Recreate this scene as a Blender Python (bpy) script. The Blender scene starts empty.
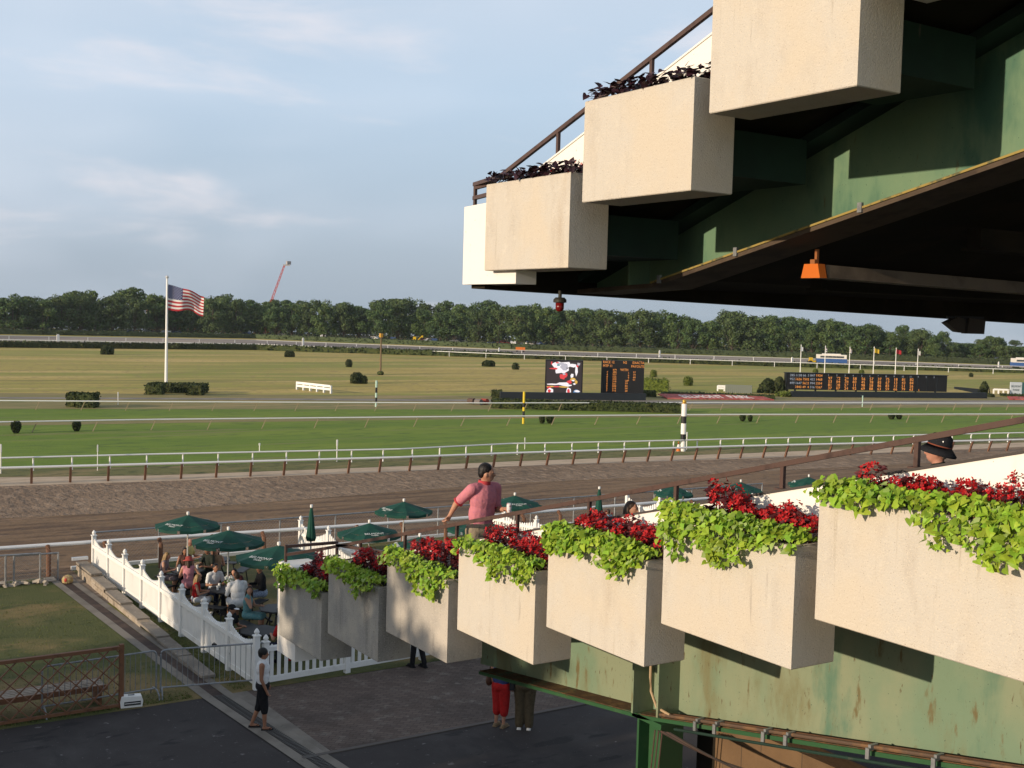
import bpy, bmesh, math, random
from mathutils import Vector, Matrix, Euler
R = math.radians
random.seed(7)
scene = bpy.context.scene
COL = scene.collection

# ------------------------------------------------------------------ camera
# world axes: x runs along the stand front, y runs from the stand towards the track, z up
F_PX, PIT, ROL, AZ, CAM_Z = 1181.76, R(3.23333), R(1.54205), R(33.0342), 8.65
_sa, _ca = math.sin(AZ), math.cos(AZ)
def _cw(v): return Vector((v[0]*_ca + v[1]*_sa, -v[0]*_sa + v[1]*_ca, v[2]))
_f0 = Vector((0, math.cos(PIT), -math.sin(PIT))); _r0 = Vector((1, 0, 0)); _u0 = _r0.cross(_f0)
FWD = _cw(_f0)
RGT = _cw(_r0*math.cos(ROL) + _u0*math.sin(ROL))
UPV = _cw(-_r0*math.sin(ROL) + _u0*math.cos(ROL))
CAM = Vector((0, 0, CAM_Z))
cd = bpy.data.cameras.new('camera'); cam = bpy.data.objects.new('camera', cd); COL.objects.link(cam)
cd.sensor_width = 36; cd.lens = F_PX/1024*36; cd.clip_start = 0.1; cd.clip_end = 3000
cam.matrix_world = Matrix(((RGT.x, UPV.x, -FWD.x, 0), (RGT.y, UPV.y, -FWD.y, 0), (RGT.z, UPV.z, -FWD.z, CAM_Z), (0, 0, 0, 1)))
scene.camera = cam

# ------------------------------------------------------------------ sun, sky, exposure
SUN_DIR = Vector((1, 0.035, -0.215)).normalized()      # the way the light travels
SUN_EL = math.asin(-SUN_DIR.z)
SUN_AZ = math.atan2(-SUN_DIR.x, -SUN_DIR.y)            # compass bearing of the sun, from +y clockwise
sl = bpy.data.lights.new('sun', 'SUN'); so = bpy.data.objects.new('sun', sl); COL.objects.link(so)
sl.energy = 4.6; sl.angle = R(0.6); sl.color = (1.0, 0.82, 0.61)
so.rotation_euler = SUN_DIR.to_track_quat('-Z', 'Y').to_euler()
w = bpy.data.worlds.new('World'); scene.world = w; w.use_nodes = True
nt = w.node_tree; nt.nodes.clear(); N = nt.nodes.new; L = nt.links.new
out = N('ShaderNodeOutputWorld'); bg = N('ShaderNodeBackground'); sky = N('ShaderNodeTexSky')
sky.sky_type = 'NISHITA'; sky.sun_disc = False; sky.sun_elevation = SUN_EL; sky.sun_rotation = SUN_AZ
sky.air_density = 1.3; sky.dust_density = 2.2; sky.ozone_density = 1.5; sky.altitude = 0
bg.inputs['Strength'].default_value = 0.137
tc = N('ShaderNodeTexCoord'); sep = N('ShaderNodeSeparateXYZ'); L(tc.outputs['Generated'], sep.inputs[0])
def cloud(scale, lo, hi, loc, detail, st, rough=.5):
    mp = N('ShaderNodeMapping'); mp.inputs['Location'].default_value = loc; mp.inputs['Scale'].default_value = st
    mp.inputs['Rotation'].default_value = (R(4), R(9), 0)
    L(tc.outputs['Generated'], mp.inputs[0])
    nz = N('ShaderNodeTexNoise'); nz.inputs['Scale'].default_value = scale; nz.inputs['Detail'].default_value = detail
    nz.inputs['Roughness'].default_value = rough; nz.inputs['Distortion'].default_value = 0.25
    L(mp.outputs[0], nz.inputs['Vector'])
    mr = N('ShaderNodeMapRange'); mr.interpolation_type = 'SMOOTHSTEP'
    mr.inputs['From Min'].default_value = lo; mr.inputs['From Max'].default_value = hi
    L(nz.outputs['Fac'], mr.inputs['Value']); return mr.outputs[0]
def mixc(fac, a, b):
    m = N('ShaderNodeMix'); m.data_type = 'RGBA'
    if hasattr(fac, 'links'): L(fac, m.inputs[0])
    else: m.inputs[0].default_value = fac
    for s, k in ((a, 6), (b, 7)):
        if hasattr(s, 'links'): L(s, m.inputs[k])
        else: m.inputs[k].default_value = (*s, 1)
    return m.outputs[2]
def mul(a, k):
    m = N('ShaderNodeMath'); m.operation = 'MULTIPLY'; L(a, m.inputs[0]); m.inputs[1].default_value = k; return m.outputs[0]
# thin high haze that is greyer low down, over the clear sky
gr = N('ShaderNodeValToRGB'); L(sep.outputs['Z'], gr.inputs[0]); el = gr.color_ramp.elements
KS = 1/0.13/8
el[0].position = 0.0; el[0].color = (.425*KS, .515*KS, .615*KS, 1); el[1].position = 1.0; el[1].color = (.27*KS, .32*KS, .40*KS, 1)
for p_, c_ in ((.08, (.45,.565,.725)), (.18, (.545,.685,.87)), (.29, (.655,.745,.885)), (.50, (.43,.50,.60))):
    e_ = el.new(p_); e_.color = (c_[0]*KS, c_[1]*KS, c_[2]*KS, 1)
g8 = N('ShaderNodeVectorMath'); g8.operation = 'SCALE'; L(gr.outputs[0], g8.inputs[0]); g8.inputs['Scale'].default_value = 8.0
veil = mixc(0.80, sky.outputs[0], g8.outputs[0])
c1 = cloud(2.2, 0.46, 0.78, (1.3, 0.6, 0.2), 3, (1, 1, 3.2)); c2 = cloud(3.6, 0.53, 0.74, (4.4, 1.15, .6), 6, (1, 1, 4.0), .56)
s1 = mixc(mul(c1, 0.40), veil, (5.9, 6.3, 7.0))
s2 = mixc(mul(c2, 0.52), s1, (7.0, 6.45, 6.55))
L(s2, bg.inputs['Color']); L(bg.outputs[0], out.inputs[0])
vs = scene.view_settings
scene.display_settings.display_device = 'sRGB'
vs.view_transform = 'Standard'; vs.look = 'None'; vs.gamma = 1; vs.use_curve_mapping = False; vs.exposure = 0.0

# ------------------------------------------------------------------ helpers
def ray(px, py): return FWD + RGT*((px-512)/F_PX) + UPV*((384-py)/F_PX)
def gp(px, py, z=0.0):                                  # survey: where the sight line meets the level z
    d = ray(px, py); return CAM + d*((z-CAM_Z)/d.z)
def depth(p): return (Vector(p)-CAM).dot(FWD)
def mpp(p): return depth(p)/F_PX
def at(px, py, dist): return CAM + ray(px, py)*dist
def atY(px, py, y): d = ray(px, py); return CAM + d*(y/d.y)
def atX(px, py, x): d = ray(px, py); return CAM + d*(x/d.x)
def face_cam(p): return math.atan2(-(CAM.x-p[0]), (CAM.y-p[1])) + math.pi   # rotz that turns local -y to the stand

class MB:
    def __init__(s): s.v = []; s.f = []; s.m = []
    def add(s, v, f, mi=0):
        o = len(s.v); s.v += [tuple(a) for a in v]; s.f += [tuple(i+o for i in a) for a in f]; s.m += [mi]*len(f)
    def box(s, c, d, rz=0, mi=0, rot=None, taper=1):
        x, y, z = d[0]/2, d[1]/2, d[2]/2; c = Vector(c)
        M = rot if rot is not None else Matrix.Rotation(rz, 3, 'Z')
        t = taper
        P = [(-x,-y,-z),(x,-y,-z),(x,y,-z),(-x,y,-z),(-x*t,-y*t,z),(x*t,-y*t,z),(x*t,y*t,z),(-x*t,y*t,z)]
        s.add([c + M @ Vector(p) for p in P], [(3,2,1,0),(4,5,6,7),(0,1,5,4),(1,2,6,5),(2,3,7,6),(3,0,4,7)], mi)
    def beam(s, a, b, wd, ht, mi=0, up=(0,0,1)):
        a, b = Vector(a), Vector(b); t = (b-a); l = t.length; t.normalize()
        sd = t.cross(Vector(up))
        if sd.length < 1e-4: sd = t.cross(Vector((1,0,0)))
        sd.normalize(); u = sd.cross(t)
        M = Matrix((sd, t, u)).transposed(); s.box((a+b)/2, (wd, l, ht), rot=M, mi=mi)
    def tube(s, pts, r, n=8, mi=0, cap=True):
        pts = [Vector(p) for p in pts]; rs = r if isinstance(r, (list, tuple)) else [r]*len(pts)
        rings = []; 
        for i, p in enumerate(pts):
            t = (pts[min(i+1, len(pts)-1)] - pts[max(i-1, 0)]).normalized()
            a = Vector((0,0,1)) if abs(t.z) < .95 else Vector((1,0,0))
            x = t.cross(a).normalized(); y = x.cross(t)
            rings.append([p + (x*math.cos(k*2*math.pi/n) + y*math.sin(k*2*math.pi/n))*rs[i] for k in range(n)])
        v = [q for g in rings for q in g]; f = []
        for i in range(len(pts)-1):
            for k in range(n):
                k2 = (k+1) % n; f.append((i*n+k, i*n+k2, (i+1)*n+k2, (i+1)*n+k))
        if cap: f.append(tuple(range(n-1, -1, -1))); f.append(tuple((len(pts)-1)*n+k for k in range(n)))
        s.add(v, f, mi)
    def lathe(s, c, prof, n=16, mi=0):
        c = Vector(c); v = []; f = []
        for r, z in prof:
            for k in range(n): v.append(c + Vector((r*math.cos(k*2*math.pi/n), r*math.sin(k*2*math.pi/n), z)))
        for i in range(len(prof)-1):
            for k in range(n):
                k2 = (k+1) % n; f.append((i*n+k, i*n+k2, (i+1)*n+k2, (i+1)*n+k))
        f.append(tuple(range(n-1, -1, -1))); f.append(tuple((len(prof)-1)*n+k for k in range(n)))
        s.add(v, f, mi)
    def prism(s, poly, vec, mi=0):                       # closed outline extruded along vec
        n = len(poly); vec = Vector(vec); a = [Vector(p) for p in poly]
        s.add(a + [p+vec for p in a], [tuple(range(n-1,-1,-1)), tuple(range(n, 2*n))] + [(i, (i+1)%n, n+(i+1)%n, n+i) for i in range(n)], mi)
    def ell(s, c, r, rot=None, nu=14, nv=9, mi=0):
        c = Vector(c); M = rot if rot is not None else Matrix.Identity(3); v = [c + M @ Vector((0,0,-r[2]))]; f = []
        for j in range(1, nv):
            t = -math.pi/2 + math.pi*j/nv
            for k in range(nu):
                p = 2*math.pi*k/nu; v.append(c + M @ Vector((r[0]*math.cos(t)*math.cos(p), r[1]*math.cos(t)*math.sin(p), r[2]*math.sin(t))))
        v.append(c + M @ Vector((0,0,r[2])))
        for k in range(nu): f.append((0, 1+(k+1)%nu, 1+k))
        for j in range(nv-2):
            for k in range(nu): a = 1+j*nu; f.append((a+k, a+(k+1)%nu, a+nu+(k+1)%nu, a+nu+k))
        a = 1+(nv-2)*nu
        for k in range(nu): f.append((a+k, a+(k+1)%nu, len(v)-1))
        s.add(v, f, mi)
    def cap(s, a, ra, b, rb, n=12, fl=1.0):               # tapered limb with round ends
        a, b = Vector(a), Vector(b); t = (b-a).normalized()
        pts = []; rs = []
        for q in (90, 60, 30): pts.append(a - t*ra*math.sin(R(q))); rs.append(max(ra*math.cos(R(q)), .001))
        pts.append(a); rs.append(ra); pts.append(b); rs.append(rb)
        for q in (30, 60, 90): pts.append(b + t*rb*math.sin(R(q))); rs.append(max(rb*math.cos(R(q)), .001))
        s.tube(pts, rs, n)
    def mesh(s, name, mats, smooth=False):
        me = bpy.data.meshes.new(name); me.from_pydata(s.v, [], s.f)
        for m in (mats if isinstance(mats, (list, tuple)) else [mats]): me.materials.append(m)
        if any(s.m): me.polygons.foreach_set('material_index', s.m)
        if smooth: me.polygons.foreach_set('use_smooth', [True]*len(s.f))
        me.update(); return me
    def build(s, name, mats, parent=None, smooth=False, loc=None):
        o = bpy.data.objects.new(name, s.mesh(name, mats, smooth)); COL.objects.link(o)
        if parent: o.parent = parent
        if loc is not None: o.location = loc
        return o

def tag(o, label, cat, group=None, kind=None):
    if label: o['label'] = label
    if cat: o['category'] = cat
    if group: o['group'] = group
    if kind: o['kind'] = kind
    return o
def thing(name, label, cat, loc=(0,0,0), rz=0, group=None):
    o = bpy.data.objects.new(name, None); COL.objects.link(o); o.empty_display_size = .2
    o.location = loc; o.rotation_euler = (0, 0, rz); return tag(o, label, cat, group)
def dup(root, loc, rz=None, sc=None, label=None, group=None):
    def cp(o, par):
        c = o.copy(); COL.objects.link(c)
        if par: c.parent = par
        for ch in list(o.children): cp(ch, c)
        return c
    r = cp(root, None); r.location = loc
    if rz is not None: r.rotation_euler = (0, 0, rz)
    if sc is not None: r.scale = sc if isinstance(sc, (tuple, list)) else (sc, sc, sc)
    if label: r['label'] = label
    if group: r['group'] = group
    return r
def struct(name, mb, m): o = mb.build(name, m); o['kind'] = 'structure'; return o

# ------------------------------------------------------------------ materials
_mc = {}
def mat(name, col, rough=.8, layers=(), bump=None, island=0.0, spec=.3, metal=0, emit=None, trans=0.0, coord='world', hue=0.0):
    """layers: (colour, scale or (sx,sy,sz), lo, hi[, detail]) noise masks that mix another colour in"""
    if name in _mc: return _mc[name]
    m = bpy.data.materials.new(name); m.use_nodes = True; t = m.node_tree; n = t.nodes; l = t.links
    b = n['Principled BSDF']; b.inputs['Roughness'].default_value = rough; b.inputs['Metallic'].default_value = metal
    b.inputs['Specular IOR Level'].default_value = spec
    if coord == 'world': src = n.new('ShaderNodeNewGeometry').outputs['Position']
    else: src = n.new('ShaderNodeTexCoord').outputs['Object']
    cur = n.new('ShaderNodeRGB'); cur.outputs[0].default_value = (*col, 1); cur = cur.outputs[0]
    def noise(sc, detail, seed):
        mp = n.new('ShaderNodeMapping'); mp.inputs['Location'].default_value = (seed*3.7, seed*1.3, seed*7.1)
        mp.inputs['Scale'].default_value = sc if isinstance(sc, tuple) else (sc, sc, sc); l.new(src, mp.inputs[0])
        z = n.new('ShaderNodeTexNoise'); z.inputs['Scale'].default_value = 1; z.inputs['Detail'].default_value = detail
        z.inputs['Roughness'].default_value = .6
        l.new(mp.outputs[0], z.inputs['Vector']); return z.outputs['Fac']
    for i, ly in enumerate(layers):
        z = noise(ly[1], ly[4] if len(ly) > 4 else 5, i+1)
        r = n.new('ShaderNodeMapRange'); r.interpolation_type = 'SMOOTHSTEP'
        r.inputs['From Min'].default_value = ly[2]; r.inputs['From Max'].default_value = ly[3]; l.new(z, r.inputs['Value'])
        x = n.new('ShaderNodeMix'); x.data_type = 'RGBA'; l.new(r.outputs[0], x.inputs[0]); l.new(cur, x.inputs[6]); x.inputs[7].default_value = (*ly[0], 1)
        cur = x.outputs[2]
    if island:
        g = n.new('ShaderNodeNewGeometry'); h = n.new('ShaderNodeHueSaturation')
        r = n.new('ShaderNodeMapRange'); r.inputs['To Min'].default_value = 1-island; r.inputs['To Max'].default_value = 1+island
        l.new(g.outputs['Random Per Island'], r.inputs['Value']); l.new(r.outputs[0], h.inputs['Value'])
        if hue:
            r2 = n.new('ShaderNodeMapRange'); r2.inputs['To Min'].default_value = .5-hue; r2.inputs['To Max'].default_value = .5+hue
            mm = n.new('ShaderNodeMath'); mm.operation = 'MULTIPLY'; mm.inputs[1].default_value = 7.31; l.new(g.outputs['Random Per Island'], mm.inputs[0])
            fr = n.new('ShaderNodeMath'); fr.operation = 'FRACT'; l.new(mm.outputs[0], fr.inputs[0])
            l.new(fr.outputs[0], r2.inputs['Value']); l.new(r2.outputs[0], h.inputs['Hue'])
        l.new(cur, h.inputs['Color']); cur = h.outputs[0]
    l.new(cur, b.inputs['Base Color'])
    if bump:
        z = noise(bump[0], bump[2] if len(bump) > 2 else 6, 9); bp = n.new('ShaderNodeBump')
        bp.inputs['Strength'].default_value = bump[1]; bp.inputs['Distance'].default_value = bump[3] if len(bump) > 3 else .02
        l.new(z, bp.inputs['Height']); l.new(bp.outputs[0], b.inputs['Normal'])
    if emit:
        b.inputs['Emission Color'].default_value = (*emit[0], 1); b.inputs['Emission Strength'].default_value = emit[1]
    if trans:
        tr = n.new('ShaderNodeBsdfTranslucent'); l.new(cur, tr.inputs['Color']); mx = n.new('ShaderNodeMixShader'); mx.inputs[0].default_value = trans
        l.new(b.outputs[0], mx.inputs[1]); l.new(tr.outputs[0], mx.inputs[2]); l.new(mx.outputs[0], n['Material Output'].inputs[0])
    _mc[name] = m; return m

CONC = mat('exposed_aggregate', (.525,.485,.425), .9, [((.475,.43,.37), (5,5,2), .48, .70, 7), ((.57,.525,.455), 11, .55, .75, 5), ((.40,.355,.29), (16,16,.7), .60, .76, 4), ((.545,.48,.39), 1.2, .40, .64), ((.43,.365,.29), (1.6,1.6,.5), .58, .82), ((.58,.52,.43), 75, .55, .68, 2), ((.25,.20,.16), 85, .66, .72, 2), ((.30,.26,.22), (9,9,.8), .64, .80)], (70, .55, 3, .012))
CONC_SHADED = mat('shaded_aggregate', (.33,.315,.29), .9, [((.42,.39,.34), 1.8, .42, .62), ((.22,.21,.195), (3,3,.6), .5, .75), ((.45,.43,.38), 55, .58, .68, 2), ((.12,.115,.105), 60, .64, .71, 2)], (60, .4, 3, .01))  # stained concrete, greyed to carry the tree shade in its colour
WHITE = mat('white_paint', (.78,.75,.70), .6, [((.62,.58,.52), (2,2,.7), .55, .8), ((.45,.41,.36), 25, .7, .78, 2)])
VINYL = mat('white_vinyl', (.80,.79,.76), .45, [((.68,.66,.62), 1.5, .55, .75)])
RAILW = mat('white_rail', (.78,.78,.77), .5)
GREENP = mat('green_girder_paint', (.155,.225,.148), .6, [((.22,.25,.16), (.8,.8,.5), .38, .62), ((.095,.175,.12), (1.5,1.5,.6), .54, .70), ((.16,.15,.075), (2.2,2.2,.8), .50, .72, 9), ((.135,.11,.05), (7,7,2.2), .58, .70, 9), ((.085,.055,.025), (22,22,6), .64, .72, 6), ((.065,.10,.07), 45, .70, .74, 2)], (8, .15))
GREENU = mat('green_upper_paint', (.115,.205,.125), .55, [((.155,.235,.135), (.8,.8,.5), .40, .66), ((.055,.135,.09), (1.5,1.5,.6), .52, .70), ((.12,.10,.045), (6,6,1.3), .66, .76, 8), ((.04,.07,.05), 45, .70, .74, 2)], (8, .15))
GREEND = mat('dark_green_paint', (.012,.036,.026), .7, [((.010,.026,.02), 1.2, .4, .65), ((.12,.09,.07), (6,6,1), .68, .78)])
GREENC = mat('column_green', (.026,.085,.034), .5, [((.04,.095,.04), 3, .5, .7), ((.12,.06,.025), 9, .68, .76)])
RUST = mat('rusty_flange', (.085,.045,.022), .9, [((.15,.085,.035), 6, .45, .65), ((.06,.10,.055), 3, .55, .7)], (30, .5))
YEDGE = mat('yellowed_edge', (.30,.22,.06), .7, [((.10,.10,.05), 9, .5, .65)])
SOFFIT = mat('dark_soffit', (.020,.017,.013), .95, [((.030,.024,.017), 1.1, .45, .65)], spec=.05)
BROWNR = mat('brown_rail_paint', (.085,.050,.040), .5, [((.05,.03,.025), 6, .5, .7)])
GALV = mat('galvanised_steel', (.30,.31,.32), .45, [((.2,.21,.22), 8, .45, .7)], metal=.5)
WOODPOST = mat('brown_post', (.17,.085,.05), .8, [((.09,.045,.03), (6,6,1), .5, .7)])
LATTICE = mat('stained_lattice', (.19,.085,.042), .65, [((.11,.05,.027), 5, .5, .7)])
SKIN = mat('skin', (.46,.24,.155), .5, [((.40,.19,.12), 9, .45, .7)], coord='object')
SKIND = mat('tanned_skin', (.30,.145,.085), .5, [((.25,.115,.07), 9, .45, .7)], coord='object')
def cloth(name, c, c2=None, sc=14): return mat('cloth_'+name, c, .85, [(c2 or tuple(x*.72 for x in c), sc, .45, .72)], (22, .5, 4, .02), coord='object', spec=.1)
def hairm(name, c): return mat('hair_'+name, c, .5, [(tuple(x*.5 for x in c), (40,40,6), .45, .6)], (60, .6, 3, .01), coord='object')
UMB = mat('umbrella_green', (.008,.068,.047), .75, [((.006,.050,.036), 2.5, .45, .65)], coord='object', trans=.12)
LEAF = mat('lime_vine_leaf', (.27,.40,.035), .5, island=.34, hue=.022, trans=.25, layers=[((.15,.28,.025), 1.6, .45, .7)])
LEAFP = mat('pale_leaf', (.30,.40,.12), .5, island=.2, trans=.2)
REDF = mat('red_blossom', (.40,.011,.014), .55, island=.35, trans=.15)
BRONZE = mat('bronze_leaf', (.075,.018,.02), .45, island=.4)
PURPLE = mat('dark_purple_leaf', (.030,.010,.016), .5, island=.5)
BLACKM = mat('black_metal', (.015,.015,.016), .5)
# ------------------------------------------------------------------ ground
def poly_px(pts, z=0.0, ext=90):
    q = [gp(x, y, z) for x, y in pts]
    a = (q[0]-q[1]).normalized(); b = (q[-1]-q[-2]).normalized()
    return [q[0]+a*ext] + q + [q[-1]+b*ext]
def strip(name, far, near, z, m):
    mb = MB(); n = len(far); v = [(p.x, p.y, z) for p in far] + [(p.x, p.y, z) for p in near]
    mb.add(v, [(n+i, n+i+1, i+1, i) for i in range(n-1)]); return struct(name, mb, m)
def flat(name, pts, z, m):
    mb = MB(); mb.add([(x, y, z) for x, y in pts], [tuple(range(len(pts)))]); return struct(name, mb, m)
INFIELD = mat('dry_infield_grass', (.43,.325,.085), .95, [((.26,.265,.046), (.012,.045,1), .42, .60, 4), ((.53,.385,.13), (.02,.16,1), .50, .66, 5), ((.23,.21,.05), (.03,.35,1), .54, .68, 4), ((.27,.20,.08), (1.2,1.2,1), .5, .7, 6)], (2.5, .5, 6, .1))
DULL = mat('dull_grass', (.24,.20,.075), .95, [((.34,.25,.11), (.05,.5,1), .48, .62, 5), ((.15,.165,.05), (.4,1.2,1), .5, .7)], (4, .5, 6, .08))
TURF = mat('turf_grass', (.135,.210,.017), .95, [((.18,.245,.024), (.02,.22,1), .45, .62, 4), ((.095,.15,.02), (.5,1.6,1), .5, .68, 6), ((.19,.20,.055), (.05,.6,1), .58, .70, 4)], (6, .6, 6, .08))
SAND = mat('sand_edge', (.52,.40,.28), .95, [((.40,.30,.21), (.6,1.8,1), .45, .65)], (6, .5))
DIRT = mat('harrowed_dirt', (.245,.168,.108), .95, [((.185,.125,.08), (.10,.3,1), .42, .66, 4), ((.32,.225,.15), (2.2,1.1,1), .52, .66, 4), ((.125,.083,.055), (3.4,1.5,1), .55, .68, 3)], ((3.0,1.4,1.6), 1.0, 5, .16))
DIRTB = mat('damp_dirt', (.205,.128,.07), .95, [((.12,.072,.042), (.15,1.4,1), .46, .60, 6), ((.26,.165,.098), (.22,2.2,1), .55, .66, 6), ((.09,.056,.036), (1.4,2.5,1), .6, .72, 8)], ((1.2,2.2,1.2), .9, 8, .14))
GRAVEL = mat('gravel_path', (.22,.175,.135), .95, [((.15,.115,.085), (.35,1.1,1), .45, .62, 7), ((.31,.26,.21), (2.2,2.2,1), .58, .68, 6)], (5, .7, 7, .08))
LAWN = mat('garden_lawn', (.085,.094,.027), .95, [((.235,.165,.07), (.22,.30,1), .45, .64, 7), ((.058,.072,.020), 1.6, .5, .7, 7), ((.22,.165,.075), (.5,.7,1), .60, .74, 6), ((.11,.125,.035), 14, .58, .7, 4)], (18, .9, 7, .06))
ASPH = mat('asphalt', (.043,.037,.036), .92, [((.060,.054,.052), .7, .45, .70, 7), ((.034,.031,.031), (1.3,.5,1), .52, .70, 6), ((.15,.14,.135), 5, .69, .72, 3), ((.026,.024,.024), (.9,2.2,1), .60, .68, 3), ((.16,.155,.15), 26, .70, .76, 2), ((.12,.115,.115), 1.7, .70, .76, 4)], (40, .35, 4, .01))
def paver():
    m = mat('brick_pavers', (.140,.104,.085), .9, [((.10,.076,.063), .5, .45, .65), ((.19,.16,.135), 3, .55, .7)], (30, .2))
    t = m.node_tree; n = t.nodes; l = t.links; b = n['Principled BSDF']; base = b.inputs['Base Color'].links[0].from_socket
    g = n.new('ShaderNodeNewGeometry'); mp = n.new('ShaderNodeMapping'); mp.inputs['Rotation'].default_value = (0,0,R(45)); l.new(g.outputs['Position'], mp.inputs[0])
    bk = n.new('ShaderNodeTexBrick'); bk.inputs['Scale'].default_value = 1; bk.inputs['Brick Width'].default_value = .22; bk.inputs['Row Height'].default_value = .11
    bk.inputs['Mortar Size'].default_value = .006; bk.inputs['Color1'].default_value = (1,1,1,1); bk.inputs['Color2'].default_value = (.72,.70,.70,1); bk.inputs['Mortar'].default_value = (.4,.4,.4,1)
    l.new(mp.outputs[0], bk.inputs['Vector'])
    x = n.new('ShaderNodeMix'); x.data_type = 'RGBA'; x.blend_type = 'MULTIPLY'; x.inputs[0].default_value = 1; l.new(base, x.inputs[6]); l.new(bk.outputs['Color'], x.inputs[7]); l.new(x.outputs[2], b.inputs['Base Color'])
    return m
PAVER = paver()
CONCF = mat('kerb_concrete', (.22,.195,.165), .9, [((.165,.145,.12), 1.3, .45, .65), ((.12,.11,.095), 8, .62, .74)], (30, .3))

mb = MB(); rings = (0.01, 150, 300, 470, 600, 800, 900); zr_ = (0, 0, 0, 0, -4, -14, -20); NA = 72   # the land falls away beyond the wood
mb.add([(r_*math.cos(k*6.28319/NA), r_*math.sin(k*6.28319/NA), z_) for r_, z_ in zip(rings, zr_) for k in range(NA)], [(i*NA+k, (i+1)*NA+k, (i+1)*NA+(k+1)%NA, i*NA+(k+1)%NA) for i in range(len(rings)-1) for k in range(NA)])
struct('infield_ground', mb, INFIELD)
sand_f = poly_px([(0,477.5),(160,475.5),(400,466.5),(512,461.5),(640,457),(740,453.5),(1024,442.5)])
sand_n = poly_px([(0,486.5),(160,481.5),(400,471.5),(512,466.5),(640,462),(740,459),(1024,447)])
turf_f = poly_px([(0,409),(160,409.3),(400,409.5),(512,409.5),(640,409),(740,408.5),(1024,407.4)])
path_f = poly_px([(0,397.3),(256,398.5),(512,400),(720,401),(1024,400.6)])
path_n = poly_px([(0,398.8),(256,400),(512,402),(720,404.6),(1024,404.8)])
dull_f = poly_px([(0,393),(160,394),(400,395.5),(512,396),(640,396),(740,396.5),(1024,397)])
strip('infield_verge', dull_f, turf_f, .012, DULL)
strip('turf_course', turf_f, sand_f, .016, TURF)
strip('infield_path', path_f, path_n, .024, mat('path_dust', (.27,.235,.20), .95, [((.2,.175,.15), .4, .4, .65)]))
d2 = poly_px([(0,421),(160,418.5),(486,415.5),(726,413.8),(1024,413.6)]); d3 = poly_px([(0,426),(160,423.5),(486,419),(726,416.5),(1024,416)])
strip('worn_grass_under_rail', d2, d3, .022, DULL)
g2 = poly_px([(0,470),(160,466.5),(400,459),(512,455),(640,450.5),(740,448),(1024,437)])
strip('grass_between_rails', g2, sand_f, .022, mat('verge_grass', (.15,.145,.046), .95, [((.23,.18,.075), (.2,.8,1), .48, .64, 6), ((.055,.07,.02), (1,2,1), .5, .7)], (5, .6, 6, .06)))
strip('sand_strip', sand_f, sand_n, .010, SAND)
mid = poly_px([(0,519),(160,511),(300,500),(500,484),(700,475),(1024,458)])
strip('dirt_track', sand_n, mid, .016, DIRT)
near = [Vector((p.x, 39.15, 0)) for p in mid]
strip('dirt_track_margin', mid, near, .010, DIRTB)
flat('gravel_walk', [(-60,34.9),(160,34.9),(160,39.15),(-60,39.15)], .006, GRAVEL)
# backstretch
bt_f = poly_px([(0,336),(256,340.5),(512,350.8),(800,359.2),(1024,367)]); bt_n = poly_px([(0,341.2),(256,345.7),(512,356),(800,364),(1024,371)])
strip('backstretch_track', bt_f, bt_n, .06, mat('pale_track', (.20,.17,.15), .95, [((.36,.29,.235), (.012,.012,1), .4, .65)]))
# apron
flat('apron_asphalt', [(-60,-20),(60,-20),(60,25.42),(-60,25.42)], .004, ASPH)
flat('side_lawn', [(-60,25.42),(8.6,25.3),(8.2,39.0),(-60,39.0)], .010, LAWN)
flat('garden_lawn', [(9.0,25.32),(60,25.62),(60,39.75),(8.9,39.75)], .012, LAWN)
flat('brick_paving', [(9.15,20.95),(60,20.95),(60,25.6),(9.0,25.3)], .012, PAVER)
mb = MB(); mb.box((34.5,20.93,.012), (51,.11,.03)); struct('paving_edge_strip', mb, mat('edge_paving', (.105,.09,.08)))
flat('paving_side_strip', [(9.2,21.0),(9.62,21.0),(9.5,25.3),(9.05,25.3)], .020, mat('side_paving', (.21,.185,.155), .9, [((.15,.13,.11), 1.5, .42, .65)], (30,.3)))
# drain channel: kerbs each side and a slotted grate between
dl = [Vector((8.30,39.0,0)), Vector((8.61,30.7,0)), Vector((8.83,25.25,0)), Vector((9.07,22.21,0)), Vector((9.55,16.0,0)), Vector((10.1,9.5,0))]
def off(pl, a): return [Vector((p.x+a, p.y, 0)) for p in pl]
strip('drain_kerb', off(dl,-.36), off(dl,-.13), .022, CONCF)
strip('drain_kerb', off(dl,.13), off(dl,.33), .022, CONCF)
strip('drain_channel', off(dl,-.13), off(dl,.13), .016, mat('drain_dark', (.05,.035,.03), .9, [((.09,.06,.045), 2, .45, .65)]))
mb = MB()
for i in range(len(dl)-1):
    a, b = dl[i], dl[i+1]
    if a.y > 30: continue
    n = int((b-a).length/.075)
    for k in range(n):
        p = a.lerp(b, k/n); mb.box((p.x, p.y, .024), (.25,.03,.012))
    for s in (-.06, .06): mb.beam(a+Vector((s,0,.025)), b+Vector((s,0,.025)), .014, .012)
g = mb.build('drain_grate', mat('grate_iron', (.085,.08,.075), .6, metal=.3)); tag(g, 'long dark slotted drain grate running through the apron beside the paving', 'drain grate')
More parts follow.
